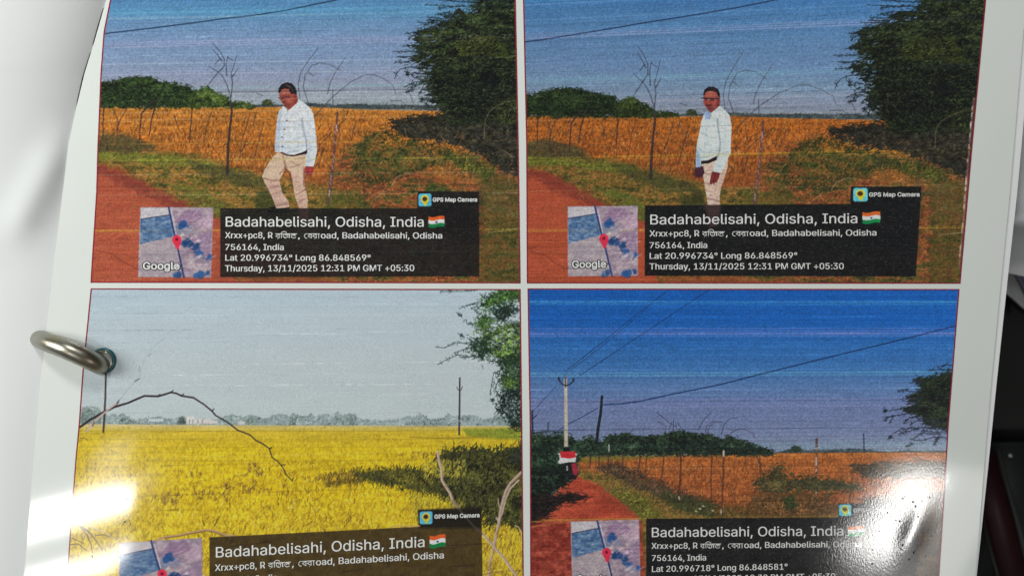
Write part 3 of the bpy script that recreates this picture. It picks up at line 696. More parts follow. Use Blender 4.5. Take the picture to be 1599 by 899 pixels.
    C.poly(q([(163, 118), (172, 86), (198, 68), (236, 68), (264, 84), (275, 112), (275, 142), (264, 132), (252, 106), (226, 96), (196, 96), (178, 108), (168, 126)]), rgb(24, 20, 22), o, 1)
    C.stroke(q([(200, 80), (240, 84)]), 1.6, rgb(70, 64, 66), None, .4)


def print_stepping():
    C = Canvas(100, -70, 860, 480)
    pal = dict(sky=[(-60, (70, 118, 166)), (0, (82, 128, 172)), (20, (90, 142, 182)), (32, (100, 138, 176)), (60, (118, 144, 180)), (90, (124, 146, 178)), (120, (138, 148, 174)), (145, (148, 156, 170)), (172, (150, 160, 164))],
               field=[(160, (202, 136, 52)), (185, (196, 122, 42)), (230, (190, 112, 38)), (300, (150, 90, 44)), (441, (120, 84, 44))], k=1.0, kg=1.0,
               path=(rgb(160, 74, 52), rgb(184, 94, 68), rgb(104, 44, 40)), gap=rgb(120, 144, 178))
    I = ([0, 1000], [0, 1000])
    walk_scene(C, I, ([-100, 1000], [-100, 1000]), pal, 100, False)
    man_stepping(C)
    panel(C, [(344, 325), (652, 325.5), (652.4, 298.5), (748, 299), (748.5, 431.5), (344, 432.5)], rgb(23, 23, 23), 55)
    C.poly([(346, 380), (480, 395), (560, 431), (346, 431)], rgb(52, 27, 26), None, 30, .35)
    C.poly([(654, 325), (750, 300), (750, 380), (690, 370)], rgb(14, 14, 18), None, 18, .5)
    C.stroke([(418, 330), (440, 332), (452, 329)], 2.5, rgb(12, 10, 14), None, .7)
    C.poly([(466, 326), (482, 326), (482, 344), (468, 344)], rgb(74, 50, 52), None, 3, .5)
    paint_map(C, (219, 323.5), (333, 324), (215.5, 432.5), 71)
    paint_badge(C, 653.7, 302.4, 673.5, 322.2)
    paint_flag(C, 669, 337.6, 694, 355)
    return C


def print_standing():
    C = Canvas(780, -110, 1590, 480)
    pal = dict(sky=[(-90, (60, 108, 160)), (0, (66, 114, 166)), (40, (80, 122, 166)), (70, (92, 126, 166)), (110, (104, 132, 168)), (130, (112, 138, 166)), (160, (128, 138, 160)), (186, (132, 140, 152))],
               field=[(176, (186, 108, 34)), (200, (178, 98, 32)), (240, (172, 92, 32)), (300, (134, 76, 38)), (441, (104, 72, 40))], k=0.9, kg=0.82,
               path=(rgb(158, 70, 46), rgb(178, 84, 56), rgb(100, 42, 38)), gap=rgb(104, 132, 172))
    MX = ([100, 143, 213, 360, 527, 632, 700, 812, 830], [779, 823, 885, 1021, 1192, 1323, 1390, 1530, 1560])
    MY = ([-100, -40, 52, 81, 120, 167, 250, 441, 500], [-110, -40, 52, 87, 137, 181.5, 258, 441, 500])
    walk_scene(C, MX, MY, pal, 100, True)
    C.stroke([(1521, 154), (1512, 250), (1505, 340), (1497, 420)], 3.4, rgb(150, 110, 108), "fence_post", .55, 2)
    for k in range(24):
        y = rng.uniform(160, 400); C.stroke([(np.interp(y, [154, 250, 340, 420], [1519.5, 1511, 1504, 1497]), y), (np.interp(y, [154, 250, 340, 420], [1519, 1510.5, 1503.5, 1496]), y + 5)], 2, rgb(196, 176, 170), None, .6)
    man_standing(C)
    panel(C, [(1007, 321), (1328, 318.5), (1328.6, 291.3), (1439, 291.5), (1430, 431.5), (1006.7, 430.5)], rgb(17, 18, 20), 56, .90)
    C.poly([(1340, 318), (1438, 295), (1430, 400), (1330, 380)], rgb(16, 17, 20), None, 20, .5)
    C.poly([(1100, 320), (1126, 320), (1122, 350), (1108, 356)], rgb(92, 62, 62), None, 5, .55)
    paint_map(C, (886.2, 322.2), (995.7, 321.5), (886.8, 431.3), 71)
    paint_badge(C, 1332.3, 293.7, 1355, 314.4)
    paint_flag(C, 1346.8, 330.7, 1374.5, 349)
    return C


def print_paddy():
    C = Canvas(60, 430, 860, 1000)
    C.col[:] = vgrad(C, [(440, (180, 196, 208)), (500, (184, 198, 206)), (560, (188, 198, 203)), (640, (190, 200, 203)), (668, (190, 200, 200))])
    C.col += (0.012 * C.noise(60, 12, 5, 3))[..., None]
    # hazy far trees and houses
    hz = [(90, 640), (124, 641), (130, 636), (142, 634), (152, 636), (160, 644), (172, 650), (178, 646), (184, 650), (190, 645), (198, 650), (212, 655), (236, 652), (250, 650), (270, 655), (282, 650), (300, 655), (340, 654), (352, 649), (366, 648), (380, 652), (388, 648), (400, 649), (412, 654), (430, 647), (440, 645), (452, 650), (457, 644), (464, 648), (480, 650), (485, 645), (492, 650), (508, 646), (522, 650), (527, 642), (533, 649), (545, 645), (555, 647), (560, 654), (590, 656), (620, 655), (636, 650), (650, 651), (656, 645), (664, 649), (672, 655), (694, 652), (700, 645), (707, 650), (724, 648), (740, 648), (752, 655), (770, 652), (782, 648), (800, 655), (860, 652), (860, 664), (90, 664)]
    foliage(C, hz, rgb(140, 156, 154), rgb(176, 190, 190), 1500, "tree_line", 21, (1, 3), -1.2, .8, 0, .35, (18, 8), rough=1)
    for x0, x1, yt in ((126, 158, 640), (186, 206, 651), (278, 291, 650), (385, 398, 651), (545, 553, 651), (452, 462, 652)):
        foliage(C, [(x0, 663), (x0 + 2, yt + 4), ((x0 + x1) / 2, yt), (x1 - 2, yt + 5), (x1, 663)], rgb(108, 126, 122), rgb(146, 160, 154), 90, "tree_line", int(x0), (1, 3), -1.2, .8, 0, .3, rough=1, solid=.7)
    for x0, x1, y0, y1, c in ((291, 304, 650, 661, (224, 220, 214)), (303, 330, 654, 661, (214, 206, 200)), (232, 255, 653, 658, (198, 206, 208)), (372, 382, 657, 662, (206, 206, 200)), (328, 340, 656, 661, (214, 206, 200))):
        C.poly([(x0, y0), (x1, y0), (x1, y1), (x0, y1)], rgb(*c), "far_house", 1.2, .9)
    for x in (296, 301, 309, 316): C.stroke([(x, 655), (x, 660)], 1.6, rgb(120, 112, 116), None, .7)
    # paddy
    fld = [(60, 661), (300, 663), (560, 664), (860, 665), (860, 1000), (60, 1000)]
    C.poly(fld, vgrad(C, [(660, (206, 196, 150)), (667, (206, 192, 98)), (674, (206, 184, 50)), (700, (214, 190, 34)), (760, (218, 190, 32)), (830, (218, 192, 42)), (1000, (204, 176, 40))]) * (1 + .10 * C.noise(30, 6, 31, 3) + np.interp(C.Y, [664, 700, 780], [.05, .14, .22]) * C.noise(2.6, 4.5, 32, 2))[..., None] * np.array([1, .965, 1.05]), "rice_field", 1.2)
    m = C.mask(fld)
    far = m * np.interp(C.Y, [664, 690, 740, 1000], [.3, 1, 1, 1])
    stalks(C, far, 9000, [rgb(228, 202, 76), rgb(220, 190, 52), rgb(196, 164, 38), rgb(164, 132, 34), rgb(236, 214, 110), rgb(142, 108, 34)], 41, (2, 6), -1.5, .5, .7, ([664, 690, 760, 860], [.4, .7, 1.2, 1.7]))
    nearr = m * np.interp(C.Y, [700, 760, 1000], [.1, 1, 1]) * np.clip(.25 + C.noise(36, 14, 43, 3), 0, 1)
    stalks(C, nearr, 2600, [rgb(120, 88, 34), rgb(92, 66, 36), rgb(112, 78, 52), rgb(140, 110, 34)], 42, (3, 8), -1.4, .5, .65, ([690, 760, 860], [.5, 1, 1.4]))
    for y, a in ((672, .35), (685, .25), (697, .2), (718, .28)):
        C.stroke([(120, y), (330, y + 1), (560, y + .5), (815, y - 1)], 1.3, rgb(136, 118, 34), None, a)
    C.poly([(722, 669), (815, 668), (815, 686), (770, 684), (730, 680)], mixc(rgb(116, 132, 40), rgb(156, 160, 60), .5 + .6 * C.noise(10, 4, 3, 2)), "rice_field", 5, .85)
    stalks(C, C.mask([(722, 669), (815, 668), (815, 686), (730, 680)]), 160, [rgb(96, 112, 36), rgb(140, 150, 60)], 44, (2, 4))
    C.stroke([(640, 682), (700, 684), (760, 681)], 2, rgb(120, 100, 40), None, .5)
    # purple-brown weedy patches
    for x, y, w, h in ((255, 777, 70, 20), (330, 770, 60, 24), (375, 755, 60, 30), (395, 730, 30, 14), (300, 740, 40, 10), (400, 735, 24, 24), (480, 745, 60, 12), (660, 710, 80, 10)):
        q = [(x - w / 2, y), (x - w / 4, y - h / 2), (x + w / 4, y - h / 2), (x + w / 2, y), (x + w / 4, y + h / 2), (x - w / 4, y + h / 2)]
        mm = C.mask(q)
        stalks(C, np.clip(mm * (.2 + C.noise(7, 5, x, 2)), 0, 1) + 1e-6 * mm, int(w * h / 14), [rgb(124, 92, 60), rgb(104, 78, 48), rgb(156, 122, 50)], 60 + x, (2, 7), -1.4, .6, .6)
    # tree shade
    q = lambda pts: zc(pts, 400, 665, 3.807)
    foliage(C, q([(390, 320), (440, 285), (600, 278), (640, 320), (560, 335), (430, 345)]), rgb(108, 88, 40), rgb(186, 152, 52), 260, "shade_and_undergrowth", 71, (2, 6), -1.4, .5, 0, 1.6, solid=.3, rough=8)
    foliage(C, q([(600, 290), (700, 270), (850, 262), (980, 262), (1080, 300), (1110, 380), (1150, 430), (1100, 400), (950, 375), (850, 345), (750, 335)]), rgb(44, 50, 34), rgb(128, 120, 50), 900, "shade_and_undergrowth", 72, (2, 7), -1.35, .6, .05, 2.2, solid=.6)
    foliage(C, q([(1080, 215), (1100, 165), (1250, 138), (1500, 148), (1640, 90), (1640, 590), (1560, 600), (1480, 560), (1380, 590), (1340, 490), (1200, 480), (1120, 400), (1090, 320)]), rgb(30, 35, 28), rgb(106, 106, 52), 2900, "shade_and_undergrowth", 73, (2, 6), -1.3, .7, -.1, 2.4, solid=.85, rough=8)
    stalks(C, C.mask(q([(980, 200), (1250, 200), (1250, 300), (1000, 300)])), 260, [rgb(166, 150, 56), rgb(120, 120, 50), rgb(196, 176, 70)], 74, (3, 8), -1.4, .4, .8)
    stalks(C, C.mask(q([(900, 400), (1250, 430), (1230, 520), (950, 560)])), 300, [rgb(190, 170, 60), rgb(120, 112, 40), rgb(160, 150, 56)], 75, (4, 9), -1.35, .35, .8)
    foliage(C, q([(1500, 190), (1580, 120), (1640, 100), (1640, 200), (1540, 220)]), rgb(24, 30, 30), rgb(60, 66, 50), 120, "shade_and_undergrowth", 76)
    # overhanging tree
    q3 = lambda pts: zc(pts, 680, 450, 4.086)
    dkl, gl, bl = rgb(24, 42, 38), rgb(110, 160, 62), rgb(146, 186, 76)
    cl = [([(400, 20), (560, 10), (560, 60), (470, 70), (400, 100), (330, 120), (300, 110), (340, 70)], gl, 420), ([(380, 140), (450, 110), (500, 140), (440, 190), (390, 190)], rgb(52, 78, 60), 200), ([(270, 230), (300, 180), (340, 180), (350, 240), (290, 260)], gl, 130), ([(300, 290), (400, 260), (520, 230), (560, 240), (560, 460), (480, 470), (400, 440), (320, 390), (300, 340)], rgb(134, 170, 70), 1100), ([(420, 460), (560, 440), (560, 600), (450, 610), (420, 570), (440, 500)], rgb(60, 88, 50), 430), ([(440, 650), (500, 640), (560, 600), (560, 880), (490, 880), (460, 830), (410, 760)], rgb(34, 52, 44), 520), ([(240, 350), (300, 330), (340, 400), (300, 440), (240, 400)], rgb(60, 88, 56), 150), ([(440, 590), (480, 570), (490, 620), (450, 630)], bl, 60)]
    for k, (P, c, n) in enumerate(cl):
        foliage(C, q3(P), dkl, c, n, "overhanging_tree", 200 + k, (2, 5), .4, 1.3, .02, 2.4, (9, 7), solid=.3, rough=10)
    for k, t in enumerate([[(300, 80), (230, 100), (150, 130)], [(300, 110), (230, 125), (280, 160)], [(270, 10), (190, 20), (30, 20)], [(160, 170), (150, 168)], [(250, 230), (200, 225), (195, 200)], [(280, 330), (200, 350), (120, 345), (60, 380), (0, 375)], [(240, 370), (180, 390), (120, 412)], [(200, 430), (140, 425), (60, 460), (15, 485)], [(300, 430), (240, 435), (160, 438)], [(420, 520), (370, 545), (360, 600), (350, 670)], [(430, 560), (390, 610), (380, 650), (420, 690)], [(400, 470), (350, 462)], [(180, 310), (150, 292)], [(290, 40), (330, 75)], [(500, 130), (530, 130)], [(480, 220), (540, 240)], [(365, 710), (360, 705)], [(330, 60), (400, 40)]]):
        leafy_twig(C, q3(t), rgb(40, 58, 54), "overhanging_tree", 300 + k, 1.0, 13, 3.6, 1.3)
    C.stroke(q3([(418, 225), (450, 160), (495, 75)]), 2, rgb(44, 40, 40), "overhanging_tree", .9)
    C.stroke(q3([(530, 880), (480, 885), (500, 899), (530, 910)]), 1.5, rgb(50, 44, 34), "overhanging_tree", .8)
    r = np.random.default_rng(9)
    for k in range(26): 
        x, y = r.uniform(755, 805), r.uniform(500, 545)
        C.stroke([(x, y), (x + r.uniform(1, 4), y + r.uniform(-1, 1))], r.uniform(1, 2.2), rgb(196, 208, 206), None, .7)
    # poles
    C.stroke([(718, 590), (717.5, 640), (717, 678)], 2.5, rgb(58, 52, 54), "utility_pole", .95, 3)
    C.stroke([(713.5, 604), (715, 608), (718, 610), (720.5, 608), (722, 603)], 1.2, rgb(60, 60, 64), "utility_pole", .9)
    C.stroke([(715.8, 657), (719, 657)], 2, rgb(190, 190, 190), None, .7)
    C.stroke([(165.5, 580), (164.5, 620), (163, 650), (161.5, 674)], 2.8, rgb(70, 52, 50), "fence_post", .95, 3.4)
    # arching branch and stems
    br = np.vstack([zc([(56, 378), (100, 348), (130, 325), (230, 270), (300, 237), (390, 210), (440, 188), (500, 163), (590, 166), (640, 152), (680, 139), (715, 146), (750, 163), (830, 175), (900, 220), (955, 265), (980, 295), (1060, 340), (1130, 395), (1210, 425)], 110, 580, 4.322), q([(0, 85), (40, 105), (78, 132), (95, 185), (128, 208), (155, 240), (180, 290), (215, 325)])])
    C.stroke(br, 3.8, rgb(56, 44, 50), "bare_branch", .95, 1.7)
    for i in (4, 8, 10, 12, 15): C.stroke([br[i], br[i] + np.array([3.5, -3.5])], 2.6, rgb(48, 38, 44), "bare_branch", .9, 1.2)
    C.stroke(q([(78, 132), (92, 128)]), 2, rgb(56, 44, 50), None, .9); C.stroke(q([(150, 232), (172, 228)]), 1.6, rgb(56, 44, 50), None, .9)
    C.stroke(zc([(110, 400), (150, 350), (190, 310), (240, 268), (290, 228), (322, 204)], 110, 580, 4.322), 3.4, rgb(196, 172, 164), "bare_branch", .9, 2.4)
    C.stroke(zc([(150, 365), (160, 340)], 110, 580, 4.322), 2.4, rgb(96, 74, 70), "bare_branch", .8)
    C.stroke(zc([(318, 210), (330, 190)], 110, 580, 4.322), 3.4, rgb(70, 56, 60), "bare_branch", .8, 1.5)
    C.stroke(zc([(322, 204), (380, 130), (440, 62), (462, 48)], 110, 580, 4.322), 1.2, rgb(160, 166, 172), "bare_branch", .7)
    C.stroke(zc([(436, 64), (464, 48)], 110, 580, 4.322), 1.8, rgb(96, 96, 102), "bare_branch", .8)
    C.stroke([(217, 590), (226, 560), (236, 545), (256, 528)], 1.1, rgb(160, 168, 176), "bare_branch", .6)
    C.stroke([(217, 580), (218, 572)], 1.8, rgb(130, 134, 142), "bare_branch", .6)
    C.stroke([(232, 556), (236, 552)], 1.8, rgb(130, 134, 142), "bare_branch", .6)
    C.stroke([(126, 684), (132, 683), (137, 687)], 1.5, rgb(110, 92, 60), "bare_branch", .7)
    q5 = lambda pts: zc(pts, 170, 780, 5.158)
    C.stroke(q5([(330, 350), (370, 330), (450, 300), (560, 285), (700, 255), (790, 240), (850, 248), (930, 280), (1010, 292), (1100, 320)]), 3.4, rgb(186, 150, 112), "bare_branch", .95, 3)
    C.stroke(q5([(450, 308), (560, 293), (700, 263), (790, 250), (850, 260), (930, 290)]), 1.4, rgb(104, 76, 50), None, .8)
    C.stroke(q5([(770, 205), (752, 160)]), 2, rgb(92, 68, 40), "bare_branch", .8, 1.2); C.stroke(q5([(852, 205), (890, 130)]), 2.2, rgb(84, 62, 40), "bare_branch", .8, 1.2)
    q8 = lambda pts: zc(pts, 0, 665, 3.841)
    for t, w in (([(430, 560), (480, 600), (520, 650), (545, 700), (555, 760)], 2.6), ([(490, 600), (540, 640), (580, 690), (615, 745)], 2.8), ([(420, 710), (470, 705), (520, 745)], 1.8), ([(570, 655), (620, 650), (670, 665)], 1.5), ([(430, 670), (500, 700)], 1.4)):
        C.stroke(q8(t), w, rgb(86, 68, 50), "bare_branch", .85, 1.5)
    C.stroke(q8([(420, 560), (520, 590), (640, 640), (700, 690)]), 1.6, rgb(208, 190, 160), "bare_branch", .7)
    # pale forked branches at the right
    pale, psh = rgb(206, 180, 158), rgb(120, 96, 84)
    b1 = q([(1080, 152), (1082, 175), (1088, 205), (1102, 260), (1104, 320), (1125, 355), (1152, 395), (1168, 440), (1195, 480), (1230, 520), (1290, 590), (1345, 640), (1400, 700), (1470, 780), (1540, 880), (1580, 960)])
    C.stroke(b1, 4.2, pale, "bare_branch", .95, 4.0)
    C.stroke(b1 + [1.4, .6], 1.3, psh, None, .6)
    b2 = q([(1575, 275), (1550, 300), (1510, 340), (1485, 385), (1468, 440), (1452, 510), (1445, 560), (1428, 640), (1415, 700), (1395, 790), (1380, 900)])
    C.stroke(b2, 4.6, rgb(190, 164, 148), "bare_branch", .95, 5.2)
    C.stroke(q([(1560, 320), (1510, 370), (1480, 440), (1462, 520), (1440, 560), (1428, 545)]), 2.6, rgb(200, 176, 158), "bare_branch", .9, 3)
    C.stroke(q([(1452, 490), (1440, 460), (1438, 425)]), 2.2, rgb(190, 164, 148), "bare_branch", .9, 1)
    C.stroke(b2 + [1.8, .4], 1.4, psh, None, .5)
    C.stroke(q([(1540, 590), (1560, 600), (1580, 640)]), 2, rgb(214, 190, 140), "bare_branch", .8)
    C.stroke(q([(1345, 880), (1480, 860), (1590, 855)]), 2.2, rgb(150, 116, 70), "bare_branch", .8)
    stalks(C, C.mask([(752, 830), (818, 822), (818, 960), (752, 960)]), 420, [rgb(216, 190, 70), rgb(150, 116, 40), rgb(190, 160, 50), rgb(120, 84, 36)], 88, (5, 14), -1.35, .35, .8)
    C.stroke(b1[9:], 3.8, pale, "bare_branch", .9); C.stroke(b1[9:] + [1.4, .6], 1.2, psh, None, .6)
    # caption
    panel(C, [(327, 838.2), (654, 821.6), (653, 795.3), (751.8, 792), (753.5, 899), (756, 965), (327, 975)], rgb(52, 40, 27), 57, .80)
    C.poly([(653, 796), (752, 792), (752, 824), (654, 824)], rgb(20, 19, 18), None, 6, .75)
    for k in range(14):
        x, y = rng.uniform(340, 740), rng.uniform(850, 899)
        C.stroke([(x, y), (x + rng.uniform(20, 70), y - rng.uniform(2, 10))], 2, rgb(34, 26, 22) if k % 2 else rgb(96, 66, 46), None, .4)
    C.stroke(b1[7:12], 3, rgb(96, 80, 70), None, .5)
    C.stroke([(610, 822.5), (622, 820), (640, 821), (655, 820.5)], 2.2, rgb(196, 162, 110), "bare_branch", .8)
    paint_map(C, (185.1, 846.9), (315.4, 839.1), (187, 960), 71)
    paint_badge(C, 655.5, 798.2, 675.2, 817.8, -.03)
    paint_flag(C, 670.9, 835, 695.6, 855, -.05)
    return C


def print_track():
    C = Canvas(790, 430, 1540, 980)
    C.col[:] = vgrad(C, [(440, (22, 88, 170)), (500, (28, 92, 172)), (530, (42, 102, 174)), (575, (62, 112, 172)), (600, (84, 118, 168)), (640, (108, 122, 164)), (675, (116, 128, 164)), (706, (126, 142, 160))])
    C.col += (0.014 * C.noise(50, 10, 6, 3))[..., None]
    nav = rgb(24, 48, 92)
    for P, w, a in (([(883, 580), (905, 562), (950, 527), (980, 502), (1012, 477), (1042, 454)], 1.3, .7), ([(890, 578), (915, 560), (960, 524), (1012, 480)], 1.1, .6), ([(905, 586), (925, 573), (975, 540), (1040, 497), (1080, 470), (1115, 448)], 1.5, .65), ([(942, 631.5), (970, 630), (1000, 626), (1050, 615), (1125, 600), (1199, 581), (1300, 556), (1400, 532), (1495, 508)], 2.0, .92), ([(933, 637), (910, 650), (890, 660), (862, 678)], 1.5, .75), ([(868, 603), (850, 622), (832, 642)], 1.2, .6)):
        C.stroke(P, w, nav, "power_line", a)
    foliage(C, [(1240, 700), (1260, 703), (1310, 702), (1330, 700), (1360, 702), (1385, 705), (1420, 703), (1490, 703), (1490, 709), (1200, 709)], rgb(50, 64, 72), rgb(86, 102, 104), 240, "tree_line", 22, (1, 3), edge=.4, rough=1)
    foliage(C, [(1233, 705), (1235, 698), (1242, 695), (1250, 698), (1251, 706)], rgb(36, 50, 44), rgb(66, 84, 64), 40, "tree_line", 23, (1, 3), edge=.4, rough=.6)
    # field
    fld = [(895, 713), (1000, 711.5), (1205, 707), (1320, 706), (1500, 706), (1500, 980), (895, 980)]
    C.poly(fld, vgrad(C, [(704, (176, 106, 50)), (716, (164, 94, 46)), (760, (154, 84, 44)), (810, (128, 72, 40)), (980, (104, 62, 36))]) * (1 + .22 * C.noise(18, 6, 33, 4) + .2 * C.noise(2.4, 4.5, 37, 2))[..., None], "rice_field", 1.2)
    m = C.mask(fld) * (C.Y < 815)
    stalks(C, m, 5000, [rgb(184, 116, 64), rgb(152, 82, 40), rgb(108, 58, 34), rgb(190, 132, 84), rgb(80, 50, 34)], 45, (2, 6), -1.5, .45, .7, ([705, 720, 800], [.35, .6, 1.3]))
    C.poly([(895, 709), (1010, 708), (1090, 707), (1010, 716), (900, 722)], rgb(110, 106, 44), None, 5, .7, 2)
    # verge
    verge = [(885, 738), (905, 733), (960, 738), (1010, 756), (1060, 775), (1130, 800), (1210, 806), (1330, 800), (1330, 980), (1010, 980), (1002, 815), (985, 796), (950, 768), (905, 746)]
    mottled(C, verge, [rgb(74, 64, 40), rgb(104, 94, 44), rgb(146, 106, 58), rgb(92, 84, 42), rgb(150, 96, 56)], 47, "roadside_grass", 2600, (2, 5), 7, 6)
    stalks(C, C.mask(verge) * (C.Y < 815), 1700, [rgb(98, 96, 42), rgb(148, 112, 52), rgb(72, 66, 36), rgb(168, 114, 60)], 48, (2, 5), -1.3, .8, .6)
    for P, c in (([(935, 728), (965, 724), (1010, 745), (1060, 768), (1120, 790), (1100, 796), (1040, 776), (980, 752)], (74, 62, 50)), ([(1030, 770), (1090, 782), (1170, 806), (1110, 806), (1050, 790)], (66, 70, 40)), ([(960, 765), (1000, 772), (1030, 806), (1000, 808)], (106, 104, 44)), ([(1120, 795), (1200, 790), (1330, 790), (1330, 815), (1120, 812)], (106, 78, 42))):
        foliage(C, P, rgb(*c) * .75, rgb(*c) * 1.35, 420, "roadside_grass", 400 + int(P[0][0]), (2, 4), -1.2, .9, 0, 2.0, solid=.5)
    # track
    C.poly([(878, 753), (905, 745), (925, 752), (952, 770), (985, 796), (1000, 812), (1012, 980), (800, 980), (800, 806), (850, 790), (868, 768)], mixc(rgb(150, 58, 42), rgb(190, 84, 60), .5 + .8 * C.noise(26, 7, 49, 4)) * (1 + .12 * C.noise(3, 2, 491, 2))[..., None], "dirt_track", 3, 1, 2.5)
    C.poly([(800, 815), (1000, 812), (1012, 980), (800, 980)], mixc(rgb(112, 38, 30), rgb(168, 78, 62), .5 + 1.0 * C.noise(9, 7, 50, 3)) * (1 + .15 * C.noise(3, 2.5, 501, 2))[..., None], "dirt_track", 6, .85)
    C.poly([(918, 752), (952, 770), (985, 796), (1000, 812), (975, 805), (940, 778)], rgb(130, 56, 40), None, 8, .5)
    r = np.random.default_rng(51)
    for k in range(60):
        x, y = r.uniform(832, 1000), r.uniform(818, 925)
        C.stroke([(x, y), (x + r.uniform(3, 14), y + r.uniform(-4, 4))], 1.4, rgb(110, 44, 26) if k % 2 else rgb(196, 96, 60), None, .35)
    # bushes behind
    q8 = lambda pts: zc(pts, 940, 640, 5)
    foliage(C, q8([(-60, 262), (0, 250), (30, 215), (100, 190), (180, 180), (230, 197), (300, 208), (450, 200), (560, 175), (640, 165), (720, 187), (850, 195), (900, 212), (950, 235), (990, 200), (1050, 225), (1120, 242), (1180, 270), (1250, 290), (1340, 322), (1340, 345), (900, 352), (-60, 345)]), rgb(22, 34, 30), rgb(62, 82, 56), 2300, "shrub", 24, (2, 5), .3, 1, -.05, .8, topl=([672, 690, 710], [1.4, 1.0, .5]))
    C.stroke([(951, 694), (951, 704)], 1.8, rgb(190, 194, 190), "fence_post", .85)
    # dark trees at the left edge of the track
    foliage(C, [(800, 672), (835, 676), (850, 680), (880, 678), (905, 690), (922, 682), (935, 690), (945, 706), (905, 712), (898, 735), (800, 760)], rgb(18, 32, 26), rgb(72, 96, 68), 1700, "shrub", 25, (2, 5), .2, 1, -.08, 1.2)
    foliage(C, [(800, 735), (896, 725), (898, 742), (884, 748), (884, 758), (870, 762), (860, 768), (862, 782), (840, 792), (846, 800), (800, 830)], rgb(12, 20, 18), rgb(52, 68, 52), 1500, "shrub", 26, (2, 5), 0, .8, -.15, 1.6)
    foliage(C, [(800, 785), (860, 776), (905, 772), (912, 776), (870, 786), (862, 796), (850, 806), (800, 822)], rgb(18, 18, 20), rgb(70, 44, 38), 500, "shade_and_undergrowth", 27, (3, 8), .05, .3, -.25, 1.8)
    leafy_twig(C, [(830, 676), (855, 673), (880, 675), (892, 676)], rgb(34, 50, 46), "shrub", 28, 2, 26, 5, .3)
    C.stroke([(800, 818), (850, 812), (905, 810.5), (998, 809)], 1.2, rgb(176, 148, 60), None, .55)
    C.stroke([(830, 822), (870, 816), (900, 815)], 1.2, rgb(190, 140, 60), None, .5)
    # poles
    C.stroke([(883, 592), (883.5, 640), (884, 698)], 5.0, rgb(188, 178, 162), "utility_pole", .97, 6.2)
    C.stroke([(881.2, 606), (881.4, 697)], 1.2, rgb(140, 132, 124), None, .6)
    C.stroke([(883, 586), (883, 604)], 3, rgb(96, 90, 92), "utility_pole", .9)
    C.stroke([(872.5, 590), (874, 595), (879, 600), (883.5, 602), (889, 600), (894, 596), (895.5, 592)], 2.1, rgb(40, 42, 58), "utility_pole", .95)
    C.stroke([(872.2, 589), (873, 593)], 3, rgb(34, 36, 50), "utility_pole", .95); C.stroke([(895.5, 591), (895, 595)], 3, rgb(34, 36, 50), "utility_pole", .95)
    C.stroke([(940, 618.5), (938, 645), (934, 668), (931.5, 692)], 4.2, rgb(26, 30, 34), "utility_pole#b", .95, 5)
    C.stroke([(831, 641), (831.5, 672)], 3, rgb(34, 44, 62), "utility_pole#c", .9); C.stroke([(832, 653), (838, 648)], 1.8, rgb(34, 44, 62), "utility_pole#c", .8)
    C.stroke([(856, 659), (855.5, 674)], 2, rgb(50, 56, 76), "utility_pole#d", .8)
    C.stroke([(1348.5, 677), (1349.5, 706)], 2.2, rgb(46, 52, 72), "utility_pole#e", .9)
    C.stroke([(1203, 692), (1203.5, 704)], 1.2, rgb(70, 80, 100), "utility_pole#f", .6)
    # motorbike rider seen from behind
    o = "rider"
    C.poly([(884, 722), (898, 722), (903, 740), (899, 748), (886, 748), (882, 738)], rgb(28, 26, 30), o, 1)
    C.poly([(892, 724), (899, 722), (903, 734), (901, 742), (895, 740)], rgb(150, 44, 58), o, 1.3)
    C.poly([(873, 711), (876, 709), (899, 709), (899.5, 716), (898.5, 721), (888, 721), (874, 723.5), (871, 721.5), (874, 716)], rgb(206, 204, 202), o, 1)
    C.stroke([(872.5, 708), (874, 709)], 2.4, rgb(210, 206, 204), None, .9); C.stroke([(899.5, 708), (900, 709.5)], 2.2, rgb(210, 206, 204), None, .9)
    C.poly([(874, 704.5), (898.5, 704.5), (899, 713.5), (890, 715.5), (876, 714)], rgb(190, 40, 50), o, 1)
    C.poly([(879, 704.5), (880, 698), (884, 696.5), (889, 698), (890, 704.5)], rgb(22, 22, 26), o, 1)
    C.stroke([(885.5, 728), (885.8, 733)], 2.4, rgb(190, 190, 190), None, .8)
    # fence sticks
    dk = rgb(66, 42, 40)
    for P, w in (([(922, 710), (921, 730)], 3), ([(936, 708), (935, 732)], 2), ([(950, 710), (949, 742)], 2.6), ([(973, 708), (972, 735)], 2.2), ([(1000, 711), (996, 742)], 2.6), ([(1010, 714), (1006, 745)], 2), ([(1037, 712), (1032, 755)], 2.2), ([(1063, 706), (1063, 730), (1060, 780)], 3.4), ([(1112, 712), (1110, 745), (1111, 785)], 2.4), ([(1130, 706), (1129, 750), (1127, 800)], 3), ([(1186, 712), (1188, 760)], 2), ([(1331, 745), (1327, 780)], 2), ([(1170, 785), (1166, 808)], 2.2), ([(1240, 715), (1240, 745)], 1.3), ([(1183, 715), (1190, 735), (1194, 760)], 1.8)):
        C.stroke(P, w, dk, "fence_post", .72, w * .7)
    C.stroke([(1060, 775), (1061, 779)], 2, rgb(196, 190, 180), None, .8); C.stroke([(1126, 795), (1126, 801)], 1.8, rgb(210, 206, 190), None, .8)
    for k in range(80):
        x, y = r.uniform(965, 1240), r.uniform(715, 770)
        C.stroke([(x, y), (x + r.uniform(-6, 6), y + r.uniform(8, 24))], 1.2, rgb(92, 50, 36), None, .45)
    for x, y in ((1092, 793), (1097, 789), (1112, 796), (1086, 797)): C.stroke([(x, y), (x + 2, y + 1)], 2, rgb(210, 200, 160), None, .8)
    C.stroke([(1275, 685), (1274.5, 740), (1274, 810)], 3.2, rgb(104, 74, 66), "fence_post", .9, 3)
